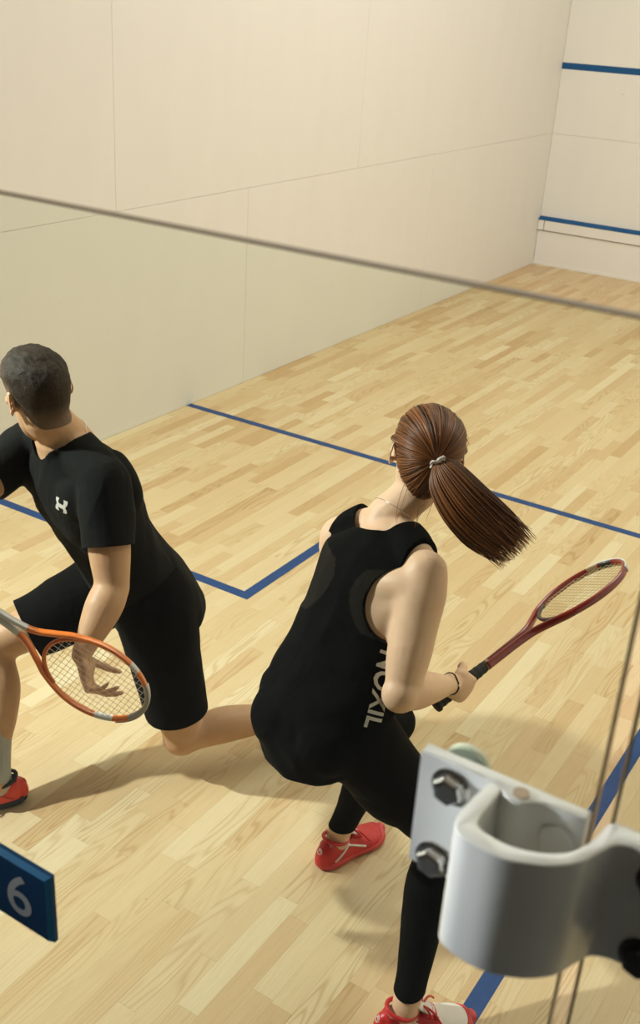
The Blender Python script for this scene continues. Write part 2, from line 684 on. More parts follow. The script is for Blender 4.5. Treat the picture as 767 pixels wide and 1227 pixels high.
ranked = sorted((k for k in planks if in_view(k) is not None), key=in_view)
single = set(ranked[:298])
unit = bmesh.new()
box(unit, (-0.5, -0.5, -1.0), (0.5, 0.5, 0.0))
plank_me = bpy.data.meshes.new('plank')
unit.to_mesh(plank_me)
unit.free()
plank_me.materials.append(M_WOOD)
GAP = 0.00035
for pl in planks:
    if pl in single:
        o = bpy.data.objects.new('plank', plank_me)
        COL.objects.link(o)
        o.location = ((pl[0] + pl[1]) / 2, (pl[2] + pl[3]) / 2, pl[4])
        o.scale = (pl[1] - pl[0] - GAP, pl[3] - pl[2] - GAP, 0.018)
        o.parent = floor
verts, faces, tones = [], [], []
for pl in planks:
    if pl in single:
        continue
    x0, x1, y0, y1, z = pl
    x0 += GAP / 2; x1 -= GAP / 2; y0 += GAP / 2; y1 -= GAP / 2
    k = len(verts)
    for zz in (-0.018, z):
        verts += [(x0, y0, zz), (x1, y0, zz), (x1, y1, zz), (x0, y1, zz)]
    faces += [(k, k + 3, k + 2, k + 1), (k + 4, k + 5, k + 6, k + 7), (k, k + 1, k + 5, k + 4), (k + 1, k + 2, k + 6, k + 5),
              (k + 2, k + 3, k + 7, k + 6), (k + 3, k, k + 4, k + 7)]
    tones += [random.random()] * 8
me = bpy.data.meshes.new('floor_strips')
me.from_pydata(verts, [], faces)
at = me.attributes.new('tone', 'FLOAT', 'POINT')
at.data.foreach_set('value', tones)
strips = link_mesh('floor_strips', me, M_WOOD, floor)
strips['kind'] = 'stuff'


def flat(name, lo, hi, mat, parent):
    b = bmesh.new()
    box(b, lo, hi)
    return obj(name, b, mat, parent)


LZ0, LZ1 = -0.001, 0.0006
flat('short_line', (0.0, 4.26, LZ0), (WIDTH, 4.31, LZ1), M_LINE, floor)
flat('half_court_line', (3.273, 0.0, LZ0), (3.323, 4.26, LZ1), M_LINE, floor)
b = bmesh.new()
box(b, (0.0, 2.61, LZ0), (1.65, 2.66, LZ1))
box(b, (1.60, 2.66, LZ0), (1.65, 4.26, LZ1))
obj('service_box_line', b, M_LINE, floor)
b = bmesh.new()
box(b, (WIDTH - 1.65, 2.61, LZ0), (WIDTH, 2.66, LZ1))
box(b, (WIDTH - 1.65, 2.66, LZ0), (WIDTH - 1.60, 4.26, LZ1))
obj('service_box_line', b, M_LINE, floor)

# left wall: large panels over a backing, hairline joints
b = bmesh.new()
box(b, (-0.2, -0.0, -0.1), (-0.012, DEPTH + 0.2, HEIGHT))
wall_left = structure(obj('wall_left', b, M_SEAM))


def panel_row(parent, axis, us, z0, z1, mat, jog=0.0008):
    for a, c in zip(us, us[1:]):
        bb = bmesh.new()
        if axis == 'left':
            box(bb, (-0.012, a + jog, z0 + jog), (0.0, c - jog, z1 - jog), 0.0007)
        elif axis == 'right':
            box(bb, (WIDTH, a + jog, z0 + jog), (WIDTH + 0.012, c - jog, z1 - jog), 0.0007)
        else:
            box(bb, (a + jog, DEPTH, z0 + jog), (c - jog, DEPTH + 0.012, z1 - jog), 0.0007)
        obj('panel', bb, mat, parent)


lower = [0.0, 2.40, 4.84, 7.28, DEPTH]
upper = [0.0, 1.24, 3.68, 6.12, 8.56, DEPTH]
for rows, z0, z1 in ((lower, 0.0, 1.215), (upper, 1.215, 2.435), (lower, 2.435, 3.655), (upper, 3.655, HEIGHT)):
    panel_row(wall_left, 'left', rows, z0, z1, M_WALL)

b = bmesh.new()
box(b, (-0.2, DEPTH + 0.012, -0.1), (WIDTH + 0.2, DEPTH + 0.2, HEIGHT))
wall_front = structure(obj('wall_front', b, M_SEAM))
fx = [0.0, 2.44, 4.88, WIDTH]
fx2 = [0.0, 1.22, 3.66, 6.10, WIDTH]
for rows, z0, z1 in ((fx, 0.0, 1.215), (fx2, 1.215, 2.435), (fx, 2.435, 3.655), (fx2, 3.655, HEIGHT)):
    panel_row(wall_front, 'front', rows, z0, z1, M_WALL)
flat('service_line', (0.0, DEPTH - 0.0012, 1.775), (WIDTH, DEPTH + 0.001, 1.83), M_LINE_WALL, wall_front)
flat('out_line', (0.0, DEPTH - 0.0012, 4.57), (WIDTH, DEPTH + 0.001, 4.62), M_LINE_WALL, wall_front)

b = bmesh.new()
box(b, (WIDTH + 0.012, 0.0, -0.1), (WIDTH + 0.2, DEPTH + 0.2, HEIGHT))
wall_right = structure(obj('wall_right', b, M_SEAM))
for rows, z0, z1 in ((lower, 0.0, 1.215), (upper, 1.215, 2.435), (lower, 2.435, 3.655), (upper, 3.655, HEIGHT)):
    panel_row(wall_right, 'right', rows, z0, z1, M_WALL)

b = bmesh.new()
box(b, (-0.2, -3.2, HEIGHT), (WIDTH + 0.2, DEPTH + 0.2, HEIGHT + 0.1))
structure(obj('ceiling', b, M_WALL))

# corridor behind the glass
b = bmesh.new()
box(b, (-0.2, -3.3, -0.1), (WIDTH + 0.2, -3.2, HEIGHT))
structure(obj('wall_corridor', b, M_CORR))
b = bmesh.new()
box(b, (-0.2, -3.2, -0.018), (WIDTH + 0.2, -0.02, 0.0))
structure(obj('floor_corridor', b, M_CARPET))

# tin along the foot of the front wall
tin = thing('tin', 'white boarded tin with blue top strip along foot of front wall', 'tin', (0.0, DEPTH, 0.0))
b = bmesh.new()
box(b, (0.004, DEPTH - 0.028, 0.028), (WIDTH - 0.004, DEPTH - 0.001, 0.325), 0.001)
obj('board', b, M_TIN, tin)
b = bmesh.new()
box(b, (0.004, DEPTH - 0.044, 0.335), (0.062, DEPTH - 0.001, 0.428), 0.001)
box(b, (0.068, DEPTH - 0.044, 0.335), (WIDTH - 0.004, DEPTH - 0.001, 0.428), 0.001)
obj('rail', b, M_TIN, tin)
b = bmesh.new()
vs = [b.verts.new(p) for x in (0.002, WIDTH - 0.002) for p in
      ((x, DEPTH - 0.048, 0.428), (x, DEPTH - 0.001, 0.428), (x, DEPTH - 0.001, 0.460), (x, DEPTH - 0.048, 0.434))]
for f in ((0, 1, 2, 3), (7, 6, 5, 4), (0, 4, 5, 1), (1, 5, 6, 2), (2, 6, 7, 3), (3, 7, 4, 0)):
    b.faces.new([vs[i] for i in f])
obj('top_strip', b, M_LINE_WALL, tin)
b = bmesh.new()
box(b, (0.060, DEPTH - 0.043, 0.333), (0.070, DEPTH - 0.002, 0.426))
obj('joint_strip', b, M_DARK, tin)
b = bmesh.new()
box(b, (0.0, DEPTH - 0.032, 0.0), (WIDTH, DEPTH - 0.001, 0.028), 0.002)
structure(obj('baseboard_front', b, M_TIN))

# glass back wall: fixed pane and glass door
GY0, GY1, GTOP = 0.003, 0.015, 2.128


def pane(name, x0, x1, z0):
    bb = bmesh.new()
    box(bb, (x0, GY0, z0), (x1, GY1, GTOP), 0.001)
    bb.normal_update()
    for f in bb.faces:
        f.material_index = 0 if abs(f.normal.y) > 0.99 else 1
    return structure(obj(name, bb, [M_GLASS, M_GLASS_EDGE]))


pane('wall_back', 0.003, 3.7695, 0.0)
pane('door_1', 3.7815, 4.696, 0.010)
pane('wall_back_right', 4.706, WIDTH - 0.003, 0.0)

# ------------------------------------------------------------------ hinge on the glass door
hinge = thing('door_hinge', 'white enamelled metal hinge bolted to the glass beside the door gap', 'hinge', (3.74, 0.0, 1.69))
HZ0, HZ1 = 1.688, 1.790


def extrude_profile(pts, z0, z1, bev=0.0015):
    bb = bmesh.new()
    lo = [bb.verts.new((x, y, z0)) for x, y in pts]
    hi = [bb.verts.new((x, y, z1)) for x, y in pts]
    n_ = len(pts)
    top = bb.faces.new(hi)
    bot = bb.faces.new(list(reversed(lo)))
    for i in range(n_):
        bb.faces.new((lo[i], lo[(i + 1) % n_], hi[(i + 1) % n_], hi[i]))
    bmesh.ops.recalc_face_normals(bb, faces=bb.faces)
    if bev:
        es = [e for e in bb.edges if e.is_valid and (top in e.link_faces or bot in e.link_faces)]
        bmesh.ops.bevel(bb, geom=es, offset=bev, segments=3, affect='EDGES', profile=0.5)
    return bb


def spline2(pts, n=6):
    return [tuple(q[0])[:2] for q in catmull([(V((x, y, 0)),) for x, y in pts], n)]


# back plate with the boss round the hinge pin
plate = ([(3.643, 0.002), (3.643, -0.0095), (3.7005, -0.0110)] +
         spline2([(3.7095, -0.0160), (3.7160, -0.0200), (3.7215, -0.0210), (3.7270, -0.0195), (3.7330, -0.0140), (3.7400, -0.0105)], 4) +
         [(3.7530, -0.0110), (3.7660, -0.0105), (3.7685, -0.0085), (3.7685, 0.002)])
obj('back_plate', extrude_profile(plate, HZ0 - 0.002, HZ1), M_HINGE, hinge)
outer = spline2([(3.6985, -0.0100), (3.6955, -0.0300), (3.6948, -0.0500), (3.6972, -0.0660), (3.7060, -0.0735), (3.7200, -0.0765), (3.7350, -0.0770),
                 (3.7500, -0.0725), (3.7660, -0.0635), (3.7790, -0.0500), (3.7860, -0.0340), (3.7920, -0.0215), (3.8020, -0.0155), (3.8160, -0.0145), (3.8600, -0.0145)], 6)
inner = spline2([(3.8600, 0.0020), (3.8100, 0.0020), (3.7880, 0.0020), (3.7815, -0.0040), (3.7800, -0.0150), (3.7770, -0.0290), (3.7705, -0.0430),
                 (3.7600, -0.0530), (3.7480, -0.0590), (3.7350, -0.0620), (3.7240, -0.0615), (3.7130, -0.0585), (3.7085, -0.0510), (3.7085, -0.0300), (3.7085, -0.0105)], 6)
knuckle = obj('knuckle', extrude_profile(outer + inner, HZ0, HZ1 - 0.0005), M_HINGE, hinge)
for o in hinge.children:
    for p in o.data.polygons:
        p.use_smooth = abs(p.normal.z) < 0.5
    if hasattr(o.data, 'set_sharp_from_angle'):
        o.data.set_sharp_from_angle(angle=math.radians(40))


def hex_bolt(name, x, z, mat, mat2=None, r=0.0125, y=-0.0095):
    bb = bmesh.new()
    # round washer flange and hexagonal dome head along -y
    prof = ((0.0, r * 1.22), (0.0025, r * 1.22), (0.0032, r * 1.05), (0.0034, r))
    R = Matrix.Rotation(PI / 2, 3, 'X')
    rings = []
    seg = 36
    for h, rr in prof:
        rings.append([bb.verts.new(V((x, y, z)) + R @ V((rr * math.cos(2 * PI * k / seg), rr * math.sin(2 * PI * k / seg), h))) for k in range(seg)])
    for h, s in ((0.0036, 1.0), (0.0085, 0.98), (0.0105, 0.88), (0.0115, 0.6)):
        ring = []
        for k in range(seg):
            a = 2 * PI * k / seg + 0.3
            hx = math.cos(PI / 6) / math.cos(((a) % (PI / 3)) - PI / 6)
            ring.append(bb.verts.new(V((x, y, z)) + R @ V((r * s * hx * math.cos(a - 0.3), r * s * hx * math.sin(a - 0.3), h))))
        rings.append(ring)
    for a, c in zip(rings, rings[1:]):
        for k in range(seg):
            bb.faces.new((a[k], a[(k + 1) % seg], c[(k + 1) % seg], c[k]))
    bb.faces.new(rings[-1])
    bb.faces.new(list(reversed(rings[0])))
    return obj(name, bb, mat, hinge)


for bx_, bz_ in ((3.6695, 1.7705), (3.6640, 1.6990)):
    hex_bolt('bolt', bx_, bz_, M_CHROME)
o = hex_bolt('bolt', 3.824, 1.703, M_BLACKBOLT, y=-0.0145)
o['label'] = 'black bolt'
hex_bolt('bolt', 3.824, 1.770, M_BLACKBOLT, y=-0.0145)['label'] = 'black bolt'


def disc(name, c, axis, r, h, mat, parent, seg=28):
    bb = bmesh.new()
    q = V(axis).normalized().to_track_quat('Z', 'Y').to_matrix().to_4x4()
    bmesh.ops.create_cone(bb, cap_ends=True, segments=seg, radius1=r, radius2=r, depth=h, matrix=Matrix.Translation(c) @ q)
    bmesh.ops.bevel(bb, geom=[e for e in bb.edges if len(e.link_faces) == 2 and any(len(f.verts) > 4 for f in e.link_faces)], offset=min(r, h) * 0.2, segments=2, affect='EDGES')
    return obj(name, bb, mat, parent)


disc('hinge_pin', (3.7215, -0.0105, HZ1 - 0.002), (0, 0, 1), 0.0072, 0.006, plain('brass_pin', (0.42, 0.30, 0.19), 0.4, var=0.1), hinge)['label'] = 'brown pin end'
disc('cover_cap', (3.752, -0.0125, 1.765), (0, -1, 0), 0.0125, 0.004, M_HINGE, hinge)
disc('washer', (3.6695, 0.018, 1.7705), (0, 1, 0), 0.0185, 0.006, M_WASHER, hinge)
disc('washer', (3.6640, 0.018, 1.6990), (0, 1, 0), 0.0185, 0.006, M_WASHER, hinge)

# ------------------------------------------------------------------ sign with the court number
sign = thing('court_sign', 'square blue acrylic sign with a pale number 6 on the glass wall', 'sign', (3.18, 0.0, 1.34))
SX0, SX1, SZ0, SZ1 = 3.134, 3.239, 1.336, 1.430
b = bmesh.new()
ins = 0.0045
back = [b.verts.new(p) for p in ((SX0, 0.0015, SZ0), (SX1, 0.0015, SZ0), (SX1, 0.0015, SZ1), (SX0, 0.0015, SZ1))]
mid = [b.verts.new((v.co.x, -0.0035, v.co.z)) for v in back]
front = [b.verts.new(p) for p in ((SX0 + ins, -0.009, SZ0 + ins), (SX1 - ins, -0.009, SZ0 + ins), (SX1 - ins, -0.009, SZ1 - ins), (SX0 + ins, -0.009, SZ1 - ins))]
b.faces.new(back)
b.faces.new(front)
for r0, r1 in ((back, mid), (mid, front)):
    for k in range(4):
        f = b.faces.new((r0[k], r0[(k + 1) % 4], r1[(k + 1) % 4], r1[k]))
        f.material_index = 1 if r1 is front else 0
obj('board', b, [M_SIGN, M_SIGN_EDGE], sign)


def text_mesh(name, body, size, mat, parent, matrix, extrude=0.0003, offset=0.0):
    cu = bpy.data.curves.new(name, 'FONT')
    cu.body = body
    cu.size = size
    cu.extrude = extrude
    cu.offset = offset
    cu.align_x = 'CENTER'
    cu.align_y = 'CENTER'
    t = bpy.data.objects.new(name, cu)
    COL.objects.link(t)
    dg = bpy.context.evaluated_depsgraph_get()
    me = bpy.data.meshes.new_from_object(t.evaluated_get(dg))
    bpy.data.objects.remove(t)
    me.transform(matrix)
    me.materials.clear()
    return link_mesh(name, me, mat, parent)


text_mesh('numeral', '6', 0.072, M_NUM, sign,
          Matrix.Translation((3.1935, -0.0093, 1.3805)) @ Matrix.Rotation(PI / 2, 4, 'X') @ Matrix.Diagonal((1.16, 1.12, 1, 1)), offset=0.0004)
# ------------------------------------------------------------------ rackets
def racket(name, label, butt, tip, lateral, mats, bands):
    """mats: frame, grip, string, band, bumper; bands: list of (from, to, index) along the frame loop."""
    butt, tip = V(butt), V(tip)
    t = thing(name, label, 'racket', butt, 'squash rackets held by the players')
    yy = (tip - butt).normalized()
    xx = V(lateral)
    xx = (xx - yy * xx.dot(yy)).normalized()
    zz = xx.cross(yy)

    def W(x, y, z=0.0):
        return butt + xx * x + yy * y + zz * z
    TIPY, HL, HW = 0.675, 0.1425, 0.098
    CY = TIPY - HL
    half = [(-0.0085, 0.175), (-0.0088, 0.225), (-0.0105, 0.29), (-0.020, 0.340), (-0.046, 0.385), (-0.071, 0.425)]
    for a in (205, 190, 175, 160, 145, 130, 115, 100):
        r = math.radians(a)
        half.append((HW * math.cos(r), CY + HL * math.sin(r) * (1.0 if math.sin(r) > 0 else 1.0)))
    loop = half + [(0, TIPY)] + [(-x, y) for x, y in reversed(half)]
    pts = [q[0] for q in catmull([(V((x, y, 0)),) for x, y in loop], 5)]
    bm = bmesh.new()
    seg = 12
    prev = None
    n_ = len(pts)
    for i, p in enumerate(pts):
        tg = (pts[min(i + 1, n_ - 1)] - pts[max(i - 1, 0)]).normalized()
        side = V((tg.y, -tg.x, 0))
        ring = []
        inhead = p.y > 0.42
        hw, hd = (0.0055, 0.0105) if inhead else (0.0064, 0.0108)
        for k in range(seg):
            a = 2 * PI * k / seg
            c, s_ = math.cos(a), math.sin(a)
            c = math.copysign(abs(c) ** 0.7, c)
            s_ = math.copysign(abs(s_) ** 0.7, s_)
            q = p + side * (hw * c)
            ring.append(bm.verts.new(W(q.x, q.y, hd * s_)))
        if prev:
            u = i / (n_ - 1)
            mi = 0
            for a_, b_, m_ in bands:
                if a_ <= u <= b_:
                    mi = m_
            for k in range(seg):
                f = bm.faces.new((prev[k], prev[(k + 1) % seg], ring[(k + 1) % seg], ring[k]))
                f.material_index = mi
        else:
            bm.faces.new(list(reversed(ring)))
        prev = ring
    bm.faces.new(prev)
    obj('frame', bm, [mats['frame'], mats['band'], mats['accent']], t, smooth=True)
    # bridge closing the throat
    bm = bmesh.new()
    br = [(HW * math.cos(math.radians(a)) * 0.93, CY + HL * math.sin(math.radians(a))) for a in (212, 225, 240, 255, 270, 285, 300, 315, 328)]
    wire(bm, [W(x, y) for x, y in br], 0.0055, seg=8, n=3)
    obj('bridge', bm, mats['bridge'], t, smooth=True)
    # strings, woven: one bed of fine strings
    bm = bmesh.new()
    for i in range(-6, 7):
        x = i * 0.0142
        s_ = math.sqrt(max(0, 1 - (x / HW) ** 2))
        if s_ < 0.2:
            continue
        y0, y1 = CY - HL * s_, CY + HL * s_
        wire(bm, [W(x, y0), W(x, y1)], 0.00062, seg=4)
    k = 0
    y = CY - HL + 0.022
    while y < TIPY - 0.012:
        s_ = math.sqrt(max(0, 1 - ((y - CY) / HL) ** 2))
        w_ = HW * s_
        wire(bm, [W(-w_, y, 0.0007), W(w_, y, 0.0007)], 0.00062, seg=4)
        y += 0.0138
    sb = obj('string_bed', bm, mats['string'], t)
    sb['kind'] = 'stuff'
    # grip: wrapped handle with flared butt
    bm = bmesh.new()
    st = []
    for i in range(43):
        yv = 0.178 * i / 42
        r = 0.0148 + (0.0032 if i < 3 else 0.0) - 0.0022 * max(0, (i - 30) / 12) + 0.0006 * math.sin(i * 1.5)
        st.append((W(0, yv), r, r * 1.1, r * 1.1))
    loft(bm, st, zz, n=1, seg=12, cap=False)
    obj('grip', bm, mats['grip'], t, smooth=True)
    bm = bmesh.new()
    loft(bm, [(W(0, 0.172), 0.0145, 0.0135, 0.0135), (W(0, 0.187), 0.0135, 0.0125, 0.0125)], zz, n=2, seg=14, cap=False)
    obj('grip_collar', bm, mats['band'], t, smooth=True)
    # bumper strip over the tip
    bm = bmesh.new()
    arc = []
    for a in range(48, 133, 6):
        r = math.radians(a)
        arc.append(((HW + 0.0058) * math.cos(r), CY + (HL + 0.0058) * math.sin(r)))
    st = [(W(x, yv), 0.0026, 0.0112, 0.0112) for x, yv in arc]
    loft(bm, st, zz, n=2, seg=10)
    obj('bumper', bm, mats['bumper'], t, smooth=True)
    return t, W


# ------------------------------------------------------------------ bodies
def rot_about(v, axis, deg):
    return Matrix.Rotation(math.radians(deg), 3, axis) @ v


def hand(bm, wrist, u, n, s, L=0.088, W=0.074, curls=((20, 25, 15),) * 4, splay=(8, 3, -3, -9), thumb=None, fr=0.0082, fl=0.075):
    """u: wrist to knuckles, n: out of the palm, s: towards the thumb."""
    wrist, u, n, s = V(wrist), V(u).normalized(), V(n), V(s)
    n = (n - u * n.dot(u)).normalized()
    s = (s - u * s.dot(u) - n * s.dot(n)).normalized()
    back = -n
    loft(bm, [(wrist - u * 0.02, 0.026, 0.018, 0.019), (wrist + u * L * 0.12, 0.0285, 0.0175, 0.0175), (wrist + u * L * 0.5, W * 0.50, 0.0155, 0.0165),
              (wrist + u * L * 0.82, W * 0.53, 0.0135, 0.0125), (wrist + u * L * 0.97, W * 0.49, 0.0105, 0.0095)], back, n=4, seg=16)
    # thenar and heel pads
    ellipsoid(bm, wrist + u * L * 0.38 + s * W * 0.36 + n * 0.006, 0.017, 0.031, 0.014, frame_from(u, back))
    ellipsoid(bm, wrist + u * L * 0.36 - s * W * 0.30 + n * 0.006, 0.014, 0.031, 0.012, frame_from(u, back))
    lens = [fl * k for k in (0.95, 1.06, 0.99, 0.78)]
    offs = [(0.375, 0.97), (0.128, 1.02), (-0.122, 0.985), (-0.355, 0.90)]
    axis = s  # finger curls about the thumb-side axis
    tips = []
    for i in range(4):
        so, lo = offs[i]
        base = wrist + u * L * lo + s * W * so
        r = fr * (1.0, 1.04, 1.0, 0.86)[i]
        c = curls[i]
        d0 = rot_about(u, n, 0)
        d = (u + s * math.tan(math.radians(splay[i]))).normalized()
        ang = 0
        P = [(base - u * 0.016, r * 1.05)]
        p = base.copy()
        P.append((p.copy(), r * 1.10))
        for j, fr_ in enumerate((0.48, 0.29, 0.23)):
            ang += c[j]
            dd = d * math.cos(math.radians(ang)) + n * math.sin(math.radians(ang))
            P.append((p + dd * lens[i] * fr_ * 0.5, r * (0.98, 0.92, 0.86)[j]))
            p = p + dd * lens[i] * fr_
            P.append((p.copy(), r * (1.02, 0.94, 0.70)[j]))
        limb(bm, P, back + s * 0.01, n=3, seg=10)
        tips.append(p)
    tb = thumb or [(0.25, 0.42, 0.10), (0.55, 0.72, 0.18), (0.80, 0.80, 0.28), (1.02, 0.78, 0.36)]
    P = []
    for (a, b_, c), r in zip(tb, (0.0125, 0.0112, 0.0100, 0.0070)):
        P.append((wrist + u * L * a + s * W * b_ + n * L * c, r))
    limb(bm, P, back, n=4, seg=10)
    return tips


def head(bm, c, F, h=0.235, w=0.150, d=0.195, ear_side=(1, -1)):
    """Skull, jaw, features. c: head centre, F: frame (right, forward, up)."""
    def P(x, y, z):
        return c + F @ V((x, y, z))
    k = h / 0.235
    q = w / 0.150
    r = d / 0.195
    st = []
    for z, ww, df, db, oy in ((-0.116, 0.022, 0.024, 0.020, 0.062), (-0.104, 0.036, 0.040, 0.036, 0.050), (-0.080, 0.049, 0.058, 0.052, 0.034), (-0.050, 0.059, 0.078, 0.070, 0.012),
                              (-0.020, 0.066, 0.087, 0.086, 0.0), (0.010, 0.071, 0.090, 0.098, -0.002), (0.040, 0.075, 0.091, 0.102, -0.004), (0.070, 0.072, 0.085, 0.097, -0.006),
                              (0.095, 0.058, 0.066, 0.080, -0.008), (0.110, 0.036, 0.042, 0.052, -0.010)):
        st.append((P(0, oy * r, z * k), ww * q, df * r, db * r))
    loft(bm, st, F @ V((0, 1, 0)), n=4, seg=28, capk=0.25)
    fy = 0.090 * r
    # brow, nose, lips, chin, cheeks
    limb(bm, [(P(-0.045 * q, fy - 0.018, 0.030 * k), 0.010), (P(-0.02 * q, fy - 0.005, 0.034 * k), 0.010), (P(0.02 * q, fy - 0.005, 0.034 * k), 0.010), (P(0.045 * q, fy - 0.018, 0.030 * k), 0.010)], F @ V((0, 0, 1)), n=3, seg=10)
    limb(bm, [(P(0, fy - 0.004, 0.022 * k), 0.008), (P(0, fy + 0.008, 0.0), 0.009), (P(0, fy + 0.019, -0.020 * k), 0.012), (P(0, fy + 0.006, -0.028 * k), 0.011)], F @ V((1, 0, 0)), n=3, seg=12)
    for sx in (-1, 1):
        ellipsoid(bm, P(sx * 0.012 * q, fy + 0.006, -0.023 * k), 0.009, 0.010, 0.007, F)
        ellipsoid(bm, P(sx * 0.042 * q, fy - 0.026, -0.012 * k), 0.020, 0.018, 0.016, F)
    limb(bm, [(P(-0.024 * q, fy - 0.016, -0.055 * k), 0.004), (P(-0.010 * q, fy - 0.004, -0.052 * k), 0.0065), (P(0.010 * q, fy - 0.004, -0.052 * k), 0.0065), (P(0.024 * q, fy - 0.016, -0.055 * k), 0.004)], F @ V((0, 0, 1)), n=3, seg=8)
    limb(bm, [(P(-0.022 * q, fy - 0.016, -0.060 * k), 0.004), (P(0.0, fy - 0.006, -0.064 * k), 0.0075), (P(0.022 * q, fy - 0.016, -0.060 * k), 0.004)], F @ V((0, 0, 1)), n=3, seg=8)
    ellipsoid(bm, P(0, fy - 0.014, -0.098 * k), 0.020, 0.016, 0.014, F)
    # ears: rim, bowl back and lobe
    for sx in ear_side:
        ex = sx * 0.073 * q
        rim = []
        for a, rr in ((-115, 0.018), (-60, 0.020), (-10, 0.024), (40, 0.028), (85, 0.030), (125, 0.026), (160, 0.020)):
            ar = math.radians(a)
            # a measured from the back (-y) going up
            rim.append((P(ex + sx * (0.008 + 0.008 * max(0, math.cos(ar))), -0.006 - 0.62 * rr * math.cos(ar), 0.000 + rr * math.sin(ar) * 1.08), 0.0042))
        limb(bm, rim, F @ V((sx, 0, 0)), n=4, seg=8)
        ellipsoid(bm, P(ex + sx * 0.004, -0.006, 0.000), 0.0055, 0.013, 0.024, F @ Matrix.Rotation(-sx * 0.35, 3, 'Z'))
        ellipsoid(bm, P(ex + sx * 0.008, -0.003, -0.024), 0.0055, 0.0075, 0.009, F)
    return P


def eyes(parent, P, F, q=1.0, k=1.0, fy=0.083):
    for sx in (-1, 1):
        bm = bmesh.new()
        ellipsoid(bm, P(sx * 0.031 * q, fy - 0.004, 0.012 * k), 0.0125, 0.0115, 0.0085, F, 14, 10)
        obj('eye', bm, M_EYE, parent, smooth=True)


